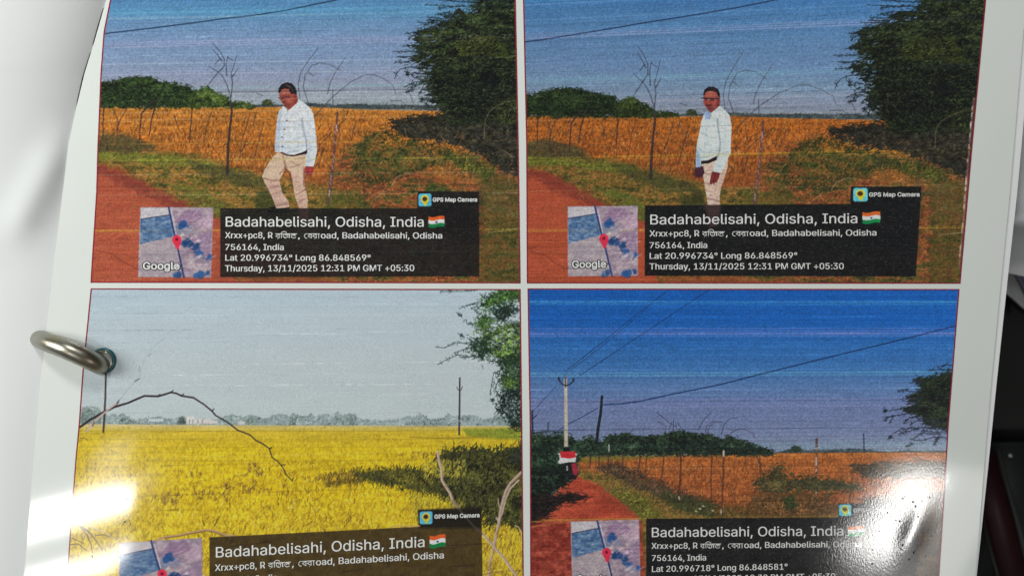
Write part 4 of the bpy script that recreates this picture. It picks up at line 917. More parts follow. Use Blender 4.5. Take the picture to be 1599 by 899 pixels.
    for k in range(26):
        y = r.uniform(690, 806); C.stroke([(1274.6, y), (1274.4, y + r.uniform(1, 4))], 2, rgb(206, 188, 180), None, .75)
    C.stroke([(1275.3, 685), (1275.3, 696)], 4, rgb(84, 54, 48), "fence_post", .7)
    C.stroke([(1130, 704), (1130, 711)], 3, rgb(206, 180, 160), "fence_post", .9)
    q = lambda pts: zc(pts, 940, 640, 5)
    for t in ([(430, 20), (480, 60), (520, 95), (560, 120), (552, 165)], [(440, 90), (500, 125), (498, 175)], [(560, 75), (555, 165)], [(575, 100), (580, 140)], [(525, 150), (545, 90)], [(750, 155), (790, 80), (850, 20)], [(805, 185), (820, 120), (870, 85), (940, 95)], [(825, 185), (840, 125), (890, 90)], [(930, 190), (955, 110), (1000, 65), (1060, 55)], [(950, 235), (1010, 175), (1060, 148), (1110, 148), (1170, 175), (1195, 215)], [(590, 95), (620, 140)]):
        C.stroke(q(t), 1.5, rgb(60, 58, 78), "bare_branch", .7, 1.0)
    # shrub in the field
    qq = lambda pts: zc(pts, 1183, 665, 3.844)
    foliage(C, qq([(0, 330), (60, 300), (90, 270), (130, 250), (150, 310), (220, 330), (330, 310), (420, 340), (520, 345), (600, 370), (500, 372), (420, 380), (300, 375), (200, 385), (100, 400), (30, 380)]), rgb(38, 46, 34), rgb(98, 94, 56), 760, "shrub", 29, (2, 5), .2, 1, 0, 2.6, solid=.4, rough=8)
    foliage(C, qq([(-20, 420), (200, 420), (260, 400), (320, 430), (420, 420), (420, 540), (-20, 540)]), rgb(70, 54, 34), rgb(140, 98, 58), 900, "roadside_grass", 31, (2, 5), -1.2, .9, -.05, 2, solid=.6)
    foliage(C, qq([(160, 440), (210, 420), (240, 480), (180, 500)]), rgb(40, 50, 30), rgb(80, 92, 46), 110, "shrub", 32, (2, 4), 0, 1, 0, 1.3, solid=.6)
    foliage(C, qq([(560, 235), (760, 225), (1130, 220), (1130, 300), (900, 300), (640, 300)]), rgb(40, 42, 36), rgb(112, 84, 52), 800, "shade_and_undergrowth", 34, (2, 5), .1, .6, -.15, 1.5, solid=.75)
    foliage(C, qq([(640, 440), (900, 420), (1130, 400), (1130, 900), (700, 900)]), rgb(34, 34, 30), rgb(92, 76, 46), 900, "shade_and_undergrowth", 35, (2, 5), -.4, 1, -.15, 1.5, solid=.75)
    # tree at the right edge
    q6 = lambda pts: zc(pts, 1380, 560, 5.617)
    foliage(C, q6([(700, 90), (600, 118), (540, 130), (450, 163), (290, 188), (350, 230), (330, 280), (210, 338), (300, 372), (285, 400), (180, 440), (240, 470), (330, 500), (360, 560), (450, 600), (700, 640)]), rgb(18, 26, 24), rgb(50, 62, 40), 2000, "thorn_tree", 36, (2, 6), -.1, .6, -.08, 1.5, (22, 8))
    for k, t in enumerate([[(600, 60), (540, 50), (470, 72)], [(600, 100), (500, 95), (405, 95)], [(300, 185), (255, 190)], [(330, 190), (295, 220)], [(330, 290), (220, 285), (170, 270), (125, 285)], [(330, 340), (200, 340)], [(300, 372), (170, 370)], [(300, 430), (150, 435), (45, 455)], [(260, 470), (150, 490), (80, 500), (50, 560)], [(90, 500), (40, 510), (5, 545)], [(20, 452), (0, 456)], [(230, 510), (200, 540), (180, 560)], [(450, 560), (300, 540), (230, 575)], [(400, 600), (260, 610), (150, 615), (75, 655)], [(300, 610), (200, 640), (130, 660)], [(560, 650), (420, 640), (330, 625)], [(500, 660), (330, 650), (270, 690), (240, 710)], [(550, 690), (420, 690), (330, 715), (260, 710)], [(480, 690), (440, 745)], [(250, 745), (200, 768)], [(550, 560), (400, 530), (240, 510)], [(560, 620), (420, 590)], [(70, 685), (50, 688)]]):
        leafy_twig(C, q6(t), rgb(28, 34, 46), "thorn_tree", 500 + k, 1.5, 15, 4, .6)
    panel(C, [(1009, 809), (1309, 807.5), (1309.5, 785.5), (1437, 784), (1429, 940), (1009, 940)], rgb(21, 21, 24), 58, .88)
    paint_map(C, (891, 813.6), (997.8, 810.4), (893.5, 921), 71)
    paint_badge(C, 1310, 787, 1329.2, 804.8)
    paint_flag(C, 1324, 820.4, 1348.8, 836.4, 0, 0.12)
    return C


# ------------------------------------------------------------------ raster -> printed mesh on the sheet
PRINTS = {
    "stepping": dict(xl=([-60, 0, 50, 117, 207, 225, 300, 441], [184, 172.5, 162.5, 157.5, 154, 153, 151, 142]), xr=([-60, 0, 225, 441], [803, 804.5, 809, 812]), top=(-24, -40), bot=(440.5, 441.5)),
    "standing": dict(xl=([-60, 0, 225, 441], [816, 817.5, 822.5, 823.5]), xr=([-90, 0, 225, 300, 441], [1549, 1539, 1518, 1511.5, 1499]), top=(-37, -75), bot=(441.5, 442)),
    "paddy": dict(xl=([450, 555, 580, 665, 717, 821, 899, 960], [142.5, 132, 129.5, 123.5, 118.5, 110.6, 105.4, 101]), xr=([450, 665, 899, 960], [812, 814.5, 816.8, 817.5]), top=(451, 452), bot=(958, 922)),
    "track": dict(xl=([450, 665, 899, 960], [824.5, 828, 828.8, 829]), xr=([450, 665, 760, 899, 960], [1497.5, 1480.5, 1475, 1466, 1462]), top=(451, 452), bot=(927, 915)),
}


def grid_px(spec, ns, nt, pad=0.0):
    s = np.linspace(0, 1, ns)[None, :]; t = np.linspace(0, 1, nt)[:, None]
    yt = spec["top"][0] + (spec["top"][1] - spec["top"][0]) * s
    yb = spec["bot"][0] + (spec["bot"][1] - spec["bot"][0]) * s
    Yp = yt * (1 - t) + yb * t
    xl = np.interp(Yp, *spec["xl"]); xr = np.interp(Yp, *spec["xr"])
    Xp = xl * (1 - s) + xr * s
    return Xp, Yp


def illum(px, py):
    """how strongly the room lights this part of the sheet (used to turn seen colours back into ink colours)"""
    return np.interp(px, [100, 815, 1500], [0.92, 0.83, 0.62])


def sample(C, Xp, Yp):
    x = np.clip(Xp - C.x0, 0, C.w - 1.01); y = np.clip(Yp - C.y0, 0, C.h - 1.01)
    ix, iy = x.astype(int), y.astype(int); fx, fy = (x - ix)[..., None], (y - iy)[..., None]
    c = C.col
    v = (c[iy, ix] * (1 - fx) + c[iy, ix + 1] * fx) * (1 - fy) + (c[iy + 1, ix] * (1 - fx) + c[iy + 1, ix + 1] * fx) * fy
    return v, C.own[np.rint(y).astype(int), np.rint(x).astype(int)]


PART_LABELS = {}


def build_print(key, C, root, bands, seed, streak=1.0, grain=0.045, mat=None):
    mat = mat or M_INK
    spec = PRINTS[key]
    ns = int(abs(np.mean(spec["xr"][1]) - np.mean(spec["xl"][1]))) ; nt = int(abs(spec["bot"][0] - spec["top"][0]))
    Xp, Yp = grid_px(spec, ns, nt)
    col, own = sample(C, Xp, Yp)
    # mild sharpening as the printer driver does it
    bl = col.copy()
    bl[1:-1, 1:-1] = (col[:-2, 1:-1] + col[2:, 1:-1] + col[1:-1, :-2] + col[1:-1, 2:]) / 4
    col = col + 0.75 * (col - bl)
    r = np.random.default_rng(seed)
    # print-head streaks along the rows
    T = np.arange(nt)[:, None]; Sx = np.arange(ns)
    inpanel = np.isin(own, [i for i, n in enumerate(C.names) if n in ("caption_panel", "map_thumbnail", "flag", "app_badge")])
    for k in range(int(230 * streak)):
        t0 = r.uniform(0, nt); w = r.uniform(.35, .7)
        along = np.clip(np.interp(Sx, np.linspace(0, ns, 10), r.uniform(-.8, 1, 10)), 0, 1) * np.clip(np.interp(Sx, np.linspace(0, ns, ns // 9), r.uniform(-.3, 1.2, ns // 9)), 0, 1)
        lo, hi = max(int(t0) - 3, 0), min(int(t0) + 4, nt)
        a = (np.exp(-((T[lo:hi] - t0) / w) ** 2) * along * r.uniform(.25, .9))[..., None]
        sub_ = col[lo:hi]
        col[lo:hi] = sub_ * (1 - a) + (np.clip(sub_ * 1.22 + .07, 0, 1) if r.random() < .55 else sub_ * .62) * a
    fine = r.normal(0, 1, (nt, 1)) * 0.034 * streak * np.clip(np.interp(Sx, np.linspace(0, ns, 30), r.uniform(.3, 1.3, 30)), 0, 2)
    calm = 1 - .75 * np.clip((col.mean(-1) - .55) / .15, 0, 1)
    col = col * (1 + (fine * calm)[..., None])
    lum0 = col.mean(-1)
    gate = np.clip((lum0 - .10) / .22, .18, 1) * np.where(inpanel, .22, 1)
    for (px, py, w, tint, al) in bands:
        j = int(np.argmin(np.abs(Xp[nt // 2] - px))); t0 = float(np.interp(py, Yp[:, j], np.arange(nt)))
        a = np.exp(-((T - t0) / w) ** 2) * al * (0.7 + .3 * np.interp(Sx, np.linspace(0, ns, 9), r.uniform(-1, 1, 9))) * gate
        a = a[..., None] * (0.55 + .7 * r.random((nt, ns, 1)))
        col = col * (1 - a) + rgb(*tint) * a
    # dot grain
    g = r.normal(0, 1, (nt, ns)); g[:, 1:] = .72 * g[:, 1:] + .5 * g[:, :-1]
    lum = col.mean(-1, keepdims=True)
    g = g * (1 - .65 * np.clip((lum[..., 0] - .55) / .2, 0, 1))
    r9 = r.normal(0, 1, (nt // 2 + 2, ns // 2 + 2)); r9 = np.repeat(np.repeat(r9, 2, 0), 2, 1)[:nt, :ns]
    col = col * (1 + grain * .7 * r9[..., None])
    col = col * (1 + grain * g[..., None] * 1.0) + grain * .25 * r.normal(0, 1, (nt, ns, 3)) * (0.3 + lum)
    spk = np.clip(r.normal(0, 1, (nt, ns)) - .9, 0, 2) ; spk[:, 1:] = .6 * spk[:, 1:] + .4 * spk[:, :-1]
    col = col + (grain * 3.2 * spk * np.clip(1 - lum[..., 0] / .3, 0, 1))[..., None]
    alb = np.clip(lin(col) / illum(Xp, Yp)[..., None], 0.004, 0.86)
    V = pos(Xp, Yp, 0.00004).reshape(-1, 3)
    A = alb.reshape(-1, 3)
    q = np.arange(nt * ns).reshape(nt, ns)
    quads = np.stack([q[1:, :-1], q[1:, 1:], q[:-1, 1:], q[:-1, :-1]], -1)
    fo = own[:-1, :-1]
    def sub(mask, name):
        f = quads[mask].reshape(-1, 4)
        if not len(f): return None
        u, inv = np.unique(f, return_inverse=True)
        return mesh_np(name, V[u], inv.reshape(-1, 4), A[u])
    base = add_obj("photo_print", sub(fo == 0, "photo_print"), mat, root)
    base["label"] = PL_[key]
    for i, n in enumerate(C.names):
        if i == 0: continue
        me = sub(fo == i, n)
        if me is not None: add_obj(n.split("#")[0], me, mat, base)
    # red border
    bw = 1.15
    ring_in, ring_out = [], []
    e = [(Xp[0], Yp[0], 0, -1), (Xp[:, -1], Yp[:, -1], 1, 0), (Xp[-1, ::-1], Yp[-1, ::-1], 0, 1), (Xp[::-1, 0], Yp[::-1, 0], -1, 0)]
    for xs, ys, nx, ny in e:
        st = np.linspace(0, len(xs) - 1, 60).astype(int)
        for a_, i in enumerate(st):
            cx = cy = 0
            if a_ == 0 or a_ == len(st) - 1:
                ring_in.append((xs[i], ys[i])); 
                sxn = -1 if abs(xs[i] - Xp[0, 0]) < 90 else 1
                syn = -1 if abs(ys[i] - Yp[0].mean()) < 90 else 1
                ring_out.append((xs[i] + sxn * bw * .8, ys[i] + syn * bw * .8))
            else:
                ring_in.append((xs[i], ys[i])); ring_out.append((xs[i] + nx * bw * .8, ys[i] + ny * bw * .8))
    ri = np.array(ring_in); ro = np.array(ring_out); cen = ri.mean(0)
    ri = ri + (cen - ri) / np.abs(cen - ri).max(1)[:, None] * 1.1
    keep = np.r_[True, np.hypot(*np.diff(ri, axis=0).T) > .3]; keep[-1] = False
    ri, ro = ri[keep], ro[keep]
    n = len(ri)
    Vb = np.vstack([pos(ri[:, 0], ri[:, 1], 0.00007), pos(ro[:, 0], ro[:, 1], 0.00007)])
    Fb = np.array([(i, (i + 1) % n, n + (i + 1) % n, n + i) for i in range(n)])[:, ::-1]
    add_obj("border_line", mesh_np("border_line", Vb, Fb, smooth=False), M_BORDER, base)
    return base


# ------------------------------------------------------------------ lettering
def load_font():
    try:
        p = os.path.join(bpy.utils.system_resource('DATAFILES'), "fonts", "Inter.woff2")
        return bpy.data.fonts.load(p)
    except Exception:
        return None


FONT = load_font()


def text_geo(s, offset=0.0, spacing=1.0):
    cu = bpy.data.curves.new("lettering", 'FONT')
    cu.body = s
    if FONT: cu.font = FONT
    cu.resolution_u = 4; cu.offset = offset; cu.space_character = spacing; cu.fill_mode = 'FRONT'
    o = bpy.data.objects.new("lettering", cu); COL.objects.link(o)
    dg = bpy.context.evaluated_depsgraph_get(); dg.update()
    ev = o.evaluated_get(dg); me = ev.to_mesh(); me.calc_loop_triangles()
    v = np.array([q.co[:2] for q in me.vertices], float).reshape(-1, 2)
    t = np.array([q.vertices[:] for q in me.loop_triangles], int).reshape(-1, 3)
    ev.to_mesh_clear()
    bpy.data.objects.remove(o); bpy.data.curves.remove(cu)
    return v, t




def cap_height():
    v, t = text_geo("H")
    return v[:, 1].max() if len(v) else 0.7


CAPH = cap_height()


def line_px(s, p0, p1, cap, offset=0.0, fit=None):
    """text from p0 to p1 along the baseline (photo pixels), capital height cap"""
    v, t = text_geo(s, offset)
    if not len(v): return v, t
    if fit is None: fit = (v[:, 0].min(), v[:, 0].max())
    p0, p1 = np.array(p0, float), np.array(p1, float)
    d = p1 - p0; L = np.hypot(*d); u = d / L
    nrm = np.array([u[1], -u[0]])
    x = (v[:, 0] - fit[0]) / (fit[1] - fit[0]) * L
    y = v[:, 1] / CAPH * cap
    # keep letters upright: shear along the line
    P = p0 + np.outer(x, u) + np.outer(y, np.array([0.0, -1.0]))
    return P, t


def lettering(name, lines, mat, parent, dz):
    VV, TT, DD, n = [], [], [], 0
    for P, t, *ex in lines:
        if not len(P): continue
        VV.append(P); TT.append(t + n); n += len(P); DD.append(np.full(len(P), dz + (ex[0] if ex else 0)))
    V = np.vstack(VV); T = np.vstack(TT)
    P3 = pos(V[:, 0], V[:, 1], np.concatenate(DD))
    # make every face look at the reader
    a, b, c = P3[T[:, 0]], P3[T[:, 1]], P3[T[:, 2]]
    nz = np.cross(b - a, c - a)[:, 2]
    T = np.where(nz[:, None] < 0, T[:, ::-1], T)
    return add_obj(name, mesh_np(name, P3, T, smooth=False), mat, parent)


# Bengali words drawn as pen strokes (unit: cap height = 1, y up)
def pen(strokes, w):
    V, T = [], []
    for st in strokes:
        st = np.array(st, float)
        d = np.gradient(st, axis=0); d /= np.linalg.norm(d, axis=1)[:, None] + 1e-9
        nr = np.stack([-d[:, 1], d[:, 0]], 1) * w / 2
        b = sum(len(q) for q in V)
        V.append(np.vstack([st + nr, st - nr])); k = len(st)
        for i in range(k - 1):
            T += [(b + i, b + i + 1, b + k + i), (b + i + 1, b + k + i + 1, b + k + i)]
    return np.vstack(V), np.array(T)


def arcp(cx, cy, rx, ry, a0, a1, n=9):
    a = np.radians(np.linspace(a0, a1, n)); return list(zip(cx + rx * np.cos(a), cy + ry * np.sin(a)))


def bengali_word(which):
    ra = lambda x: [[(x + .62, .78), (x + .62, 0)], [(x, .42), (x + .6, .74)], [(x, .42), (x + .6, .08)], [(x + .3, -.1), (x + .36, -.02)]]
    if which == 0:   # rô-njit
        st = [[(-.05, .8), (3.75, .8)]] + ra(0)
        st += [[(1.0, .8), (1.0, 0)], arcp(1.45, .8, .5, .42, 175, 20)]
        st += [arcp(1.5, .45, .2, .28, 60, 330), arcp(1.82, .35, .2, .33, 150, -140), [(1.5, .1), (1.8, .0), (2.1, .25)], arcp(2.2, .4, .16, .3, 200, -60), [(2.42, .8), (2.42, .02)]]
        st += [arcp(3.15, .38, .44, .36, 20, 330), arcp(3.2, .45, .18, .16, -30, 230)]
        adv = 3.8
    else:            # be-ra
        st = [arcp(.42, .42, .34, .4, 75, 290, 11), [(.56, .8), (2.62, .8)], [(1.22, .8), (1.22, 0)], [(.66, .42), (1.2, .76)], [(.66, .42), (1.2, .06)]]
        st += [[(a + 1.4, b) for a, b in s_] for s_ in ra(0)] + [[(2.42, .8), (2.42, 0)]]
        adv = 2.65
    V, T = pen(st, .105)
    return V, T, adv


def caption(key, base, header, l2, l3, l4, l5, google, badge, lat=None):
    L = []
    def bold(g, d):          # a second pass of ink a hair to the right thickens the thin letters
        L.append(g); L.append((g[0] + [d, 0.0], g[1], 0.00002))
    def add(s, spec):
        if spec: bold(line_px(s, spec[0], spec[1], spec[2]), .35 if spec[2] > 12 else .45)
    add("Badahabelisahi, Odisha, India", header)
    # second line: Latin pieces and the two Bengali words share one baseline
    p0, p1, cap = np.array(l2[0], float), np.array(l2[1], float), l2[2]
    d = (p1 - p0)
    segs = [("Xrxx+pc8, R", 0.0, .2185), (0, .2335, .3335), (",", .3370, .3440), (1, .3640, .4385), ("oad, Badahabelisahi, Odisha", .4420, 1.0)]
    for s, a, b in segs:
        A, B = p0 + d * a, p0 + d * b
        if isinstance(s, str):
            bold(line_px(s, A, B, cap), .45)
        else:
            V, T, adv = bengali_word(s)
            x = (V[:, 0]) / adv
            P = A + np.outer(x, B - A) + np.outer(V[:, 1] * cap * .92, [0, -1.0])
            L.append((P, T))
    add("756164, India", l3)
    if l4: add("Lat %s\u00b0 Long %s\u00b0" % lat[:2], l4)
    if l5: add("Thursday, 13/11/2025 %s PM GMT +05:30" % lat[2], l5)
    t = lettering("caption_text", L, M_TEXT, base, 0.00010)
    g0, g1, gc = google
    v, tt = text_geo("Google", 0.0); fit = (v[:, 0].min(), v[:, 0].max())
    out = line_px("Google", g0, g1, gc, 0.075, fit); mid = line_px("Google", g0, g1, gc, 0.018, fit)
    lettering("map_lettering_edge", [out], M_DARKINK, base, 0.00010)
    lettering("map_lettering", [mid], M_TEXT, base, 0.00014)
    b0, b1, bc = badge
    v, tt = text_geo("GPS Map Camera"); fit = (v[:, 0].min(), v[:, 0].max())
    lettering("badge_text", [line_px("GPS Map Camera", b0, b1, bc, 0.025, fit)], M_TEXT, base, 0.00010)


# ------------------------------------------------------------------ the printed sheet itself
PL = ([-90, 0, 60, 115, 165, 225, 300, 450, 600, 800, 899, 985], [196, 166, 149, 132, 120, 107, 98, 80.5, 63, 46, 38, 32])
PR = ([-90, 40, 300, 450, 600, 700, 800, 899, 985], [1611, 1599, 1577, 1562, 1547.5, 1539, 1531, 1523, 1517])


def sheet_mesh(name, xl, xr, y0, y1, zf, thick=0.00010, nx=160, ny=120):
    t = np.linspace(0, 1, ny)[:, None]; s = np.linspace(0, 1, nx)[None, :]
    y = y0 + (y1 - y0) * t + 0 * s
    a = np.interp(y, *xl); b = np.interp(y, *xr)
    x = a * (1 - s) + b * s
    zt = zf(x, y)
    top = pos(x, y, 0, zt).reshape(-1, 3); bot = top - np.array([0, 0, thick])
    q = np.arange(nx * ny).reshape(ny, nx); N = nx * ny
    Ft = np.stack([q[1:, :-1], q[1:, 1:], q[:-1, 1:], q[:-1, :-1]], -1).reshape(-1, 4)
    Fb = Ft[:, ::-1] + N
    per = np.r_[q[0, :-1], q[:-1, -1], q[-1, :0:-1], q[:0:-1, 0]]
    pn = np.roll(per, -1)
    m = len(per); i0 = 2 * N + np.arange(m); i1 = 2 * N + (np.arange(m) + 1) % m   # the rim has its own vertices, so its edge stays crisp
    Fs = np.stack([i0, i1, i1 + m, i0 + m], -1)
    return mesh_np(name, np.vstack([top, bot, top[per], bot[per]]), np.vstack([Ft, Fb, Fs]))


page = add_obj("printed_sheet", sheet_mesh("printed_sheet", PL, PR, -88, 982, lambda x, y: Z(x, y), nx=420, ny=300), M_SHEET)
tag(page, "glossy white sheet printed with four captioned field photographs in thin red borders", "printed sheet")

cy, pu, ye = (110, 190, 220), (196, 176, 214), (214, 176, 66)
wh = (222, 222, 224)
PL_ = {"stepping": "print of a man in a white shirt stepping forward and looking down beside a fenced field", "standing": "print of a man in a white shirt and glasses standing upright beside a fenced field", "paddy": "print of a yellow rice field under a pale sky with an arching bare branch", "track": "print of a red dirt track with power poles under a deep blue sky"}
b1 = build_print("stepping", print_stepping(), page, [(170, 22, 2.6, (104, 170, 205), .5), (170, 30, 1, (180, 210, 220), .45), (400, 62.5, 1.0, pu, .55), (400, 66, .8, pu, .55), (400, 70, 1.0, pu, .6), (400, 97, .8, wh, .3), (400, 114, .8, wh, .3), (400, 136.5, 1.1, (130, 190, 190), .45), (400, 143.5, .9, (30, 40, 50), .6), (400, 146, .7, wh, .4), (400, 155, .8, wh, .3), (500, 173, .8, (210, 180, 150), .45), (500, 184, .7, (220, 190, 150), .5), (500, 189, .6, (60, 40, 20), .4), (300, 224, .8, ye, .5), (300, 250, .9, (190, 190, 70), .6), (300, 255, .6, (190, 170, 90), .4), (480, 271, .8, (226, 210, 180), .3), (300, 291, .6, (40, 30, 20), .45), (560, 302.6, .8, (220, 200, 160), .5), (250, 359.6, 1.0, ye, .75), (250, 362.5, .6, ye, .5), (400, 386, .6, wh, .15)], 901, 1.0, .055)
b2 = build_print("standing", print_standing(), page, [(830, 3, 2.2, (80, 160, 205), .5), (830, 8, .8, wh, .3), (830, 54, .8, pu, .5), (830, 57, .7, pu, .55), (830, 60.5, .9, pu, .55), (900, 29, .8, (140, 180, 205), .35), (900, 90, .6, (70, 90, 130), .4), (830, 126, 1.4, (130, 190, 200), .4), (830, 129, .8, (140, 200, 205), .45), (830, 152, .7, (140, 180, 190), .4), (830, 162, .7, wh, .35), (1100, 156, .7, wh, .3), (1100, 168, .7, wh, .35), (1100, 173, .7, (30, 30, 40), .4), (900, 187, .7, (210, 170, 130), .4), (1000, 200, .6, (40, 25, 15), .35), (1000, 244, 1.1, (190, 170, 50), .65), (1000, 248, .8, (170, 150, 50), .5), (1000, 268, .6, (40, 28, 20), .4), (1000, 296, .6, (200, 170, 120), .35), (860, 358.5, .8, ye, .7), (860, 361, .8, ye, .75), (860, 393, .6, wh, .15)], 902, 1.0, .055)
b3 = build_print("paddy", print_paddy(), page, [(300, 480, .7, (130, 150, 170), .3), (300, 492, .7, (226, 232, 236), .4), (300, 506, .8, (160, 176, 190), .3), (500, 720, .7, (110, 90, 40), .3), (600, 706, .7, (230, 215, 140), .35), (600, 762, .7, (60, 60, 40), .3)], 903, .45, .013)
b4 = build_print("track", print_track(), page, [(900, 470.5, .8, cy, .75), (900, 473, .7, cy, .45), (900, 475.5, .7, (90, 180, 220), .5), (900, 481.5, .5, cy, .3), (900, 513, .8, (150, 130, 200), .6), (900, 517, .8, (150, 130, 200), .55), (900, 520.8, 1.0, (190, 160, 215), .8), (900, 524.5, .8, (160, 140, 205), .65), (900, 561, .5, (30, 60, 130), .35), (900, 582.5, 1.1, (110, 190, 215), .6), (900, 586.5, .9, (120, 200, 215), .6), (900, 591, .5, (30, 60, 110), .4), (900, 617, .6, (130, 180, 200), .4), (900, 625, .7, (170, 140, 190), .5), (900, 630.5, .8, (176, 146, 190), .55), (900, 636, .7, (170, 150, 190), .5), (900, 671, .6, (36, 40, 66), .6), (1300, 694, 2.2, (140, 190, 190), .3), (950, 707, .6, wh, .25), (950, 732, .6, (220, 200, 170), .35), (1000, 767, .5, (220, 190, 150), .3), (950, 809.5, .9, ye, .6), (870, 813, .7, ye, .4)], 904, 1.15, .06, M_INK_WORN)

caption("stepping", b1, ((352.5, 353.7), (661.3, 354), 15.2), ((351.3, 371.8), (690, 372.4), 9.4), ((351.6, 390.3), (442.6, 390.5), 9.2), ((351.8, 406.9), (578.4, 407), 9.4), ((351.3, 423.7), (646.4, 423), 9.6), ((223.6, 420.4), (280, 420.4), 11), ((675.9, 314.8), (744.8, 314.6), 5.9), ("20.996734", "86.848569", "12:31"))
caption("standing", b2, ((1015.4, 350.4), (1338.4, 348.4), 15.2), ((1014.2, 369.2), (1368.2, 367.8), 9.4), ((1014.4, 387.4), (1103.8, 387.2), 9.2), ((1014.5, 404), (1244.6, 403.3), 9.3), ((1014.2, 420.6), (1317.2, 420.1), 9.5), ((893.6, 418.0), (946, 417.4), 11), ((1357.4, 306.9), (1435.6, 306.5), 6), ("20.996734", "86.848569", "12:31"))
caption("paddy", b3, ((337, 869.7), (662.6, 853.2), 16.2), ((335.6, 890.8), (692.6, 870.8), 10.2), ((335.8, 911.5), (432.5, 905.8), 10), None, None, ((194, 946), (254, 943), 12), ((678.6, 809), (748.6, 806.6), 6))
caption("track", b4, ((1017.8, 837.9), (1316.4, 835.4), 14.8), ((1017.2, 856.2), (1344.8, 853.3), 9.2), ((1017.8, 875.2), (1102.2, 874.2), 9.2), ((1018, 892.2), (1229.4, 888.4), 9.2), ((1018, 909), (1304, 903.5), 9.4), ((900.8, 908.5), (948, 907.6), 11), ((1333, 798.9), (1404, 798.4), 5.9), ("20.996718", "86.848581", "12:32"))

# dust specks lying on the gloss
def dust():
    rd = np.random.default_rng(77)
    V, T = [], []
    spots = [(1410, 778), (1440, 782), (1452, 776), (1426, 783), (1413, 775), (1405, 813), (1434, 806), (1373, 829), (1363, 835), (1363, 858), (1443, 838), (1455, 836), (1362, 880), (1427, 862), (1435, 876), (1420, 873), (1446, 868), (1410, 850), (1399, 812), (1386, 800), (1430, 790), (166, 782), (197, 779), (195, 814), (144, 868), (136, 878), (172, 867)]
    for x, y in spots:
        n, b = 8, sum(len(q_) for q_ in V); a = np.linspace(0, 2 * math.pi, n, endpoint=False)
        rr = rd.uniform(.7, 1.5); rx, ry = rr * rd.uniform(.7, 1.2), rr * rd.uniform(.8, 1.7)
        V.append(np.vstack([pos(x + rx * np.cos(a), y + ry * np.sin(a), .00016), pos(x, y, .00030)[None]]))
        T += [(b + (i_ + 1) % n, b + i_, b + n) for i_ in range(n)]
    return mesh_np("dust", np.vstack(V), np.array(T))


M_DUST = flat_material("dust", (0.015, 0.013, 0.012), 0.95, noise=0.2, scale=900, spec=0.02)
dust_o = add_obj("dust", dust(), M_DUST, page); dust_o["kind"] = "stuff"

# ------------------------------------------------------------------ ring through the punched hole
def lathe(profile, c, n=40, axis=None):
    V, Fc = [], []
    k = len(profile)
    for i in range(n):
        a = 2 * math.pi * i / n
        for r_, z_ in profile: V.append((c[0] + r_ * math.cos(a), c[1] + r_ * math.sin(a), c[2] + z_))
    for i in range(n):
        for j in range(k - 1):
            Fc.append((i * k + j, ((i + 1) % n) * k + j, ((i + 1) % n) * k + j + 1, i * k + j + 1))
    return np.array(V), np.array(Fc)


PX = H / F
M_TEAL = flat_material("teal_plastic", (0.012, 0.095, 0.115), 0.3, noise=0.15, scale=400, coat=0.4, spec=0.5)
M_BRASS = flat_material("brass_rim", (0.62, 0.55, 0.36), 0.22, 1.0, noise=0.1, scale=300)
hc = pos(161.5, 563.0)
prof = [(14.8 * PX, .00003), (15.2 * PX, .0004), (17 * PX, .0008), (19 * PX, .0007), (20.2 * PX, .00025), (20.5 * PX, .00003)]
V, Fc = lathe(prof, hc)
ey = add_obj("hole_reinforcement", mesh_np("hole_reinforcement", V, Fc), M_TEAL, page)
ey["label"] = "teal reinforcement ring round the punched hole"
V, Fc = lathe([(14.4 * PX, .00001), (14.6 * PX, .0009), (15.2 * PX, .0012), (15.9 * PX, .0009), (16.1 * PX, .0003)], hc)
add_obj("hole_rim", mesh_np("hole_rim", V, Fc), M_BRASS, ey)


def tube(path, radii, n=28):
    P = np.array(path, float)
    # resample with Catmull-Rom
    Q, R = [], []
    for i in range(len(P) - 1):
        p0, p1, p2, p3 = P[max(i - 1, 0)], P[i], P[i + 1], P[min(i + 2, len(P) - 1)]
        for t in np.linspace(0, 1, 10, endpoint=(i == len(P) - 2)):
            Q.append(.5 * ((2 * p1) + (-p0 + p2) * t + (2 * p0 - 5 * p1 + 4 * p2 - p3) * t * t + (-p0 + 3 * p1 - 3 * p2 + p3) * t ** 3))
            R.append(radii[i] * (1 - t) + radii[i + 1] * t)
    Q = np.array(Q); k = len(Q)
    T = np.gradient(Q, axis=0); T /= np.linalg.norm(T, axis=1)[:, None]
    ref = np.array([0.25, 0.95, 0.1]); V = []
    for i in range(k):
        b = np.cross(T[i], ref); b /= np.linalg.norm(b); c = np.cross(b, T[i])
        a = np.linspace(0, 2 * math.pi, n, endpoint=False)
        V.append(Q[i] + R[i] * (np.outer(np.cos(a), b) + np.outer(np.sin(a), c)))
    V = np.vstack(V)
    Fc = [(i * n + j, i * n + (j + 1) % n, (i + 1) * n + (j + 1) % n, (i + 1) * n + j) for i in range(k - 1) for j in range(n)]
    return V, np.array(Fc)


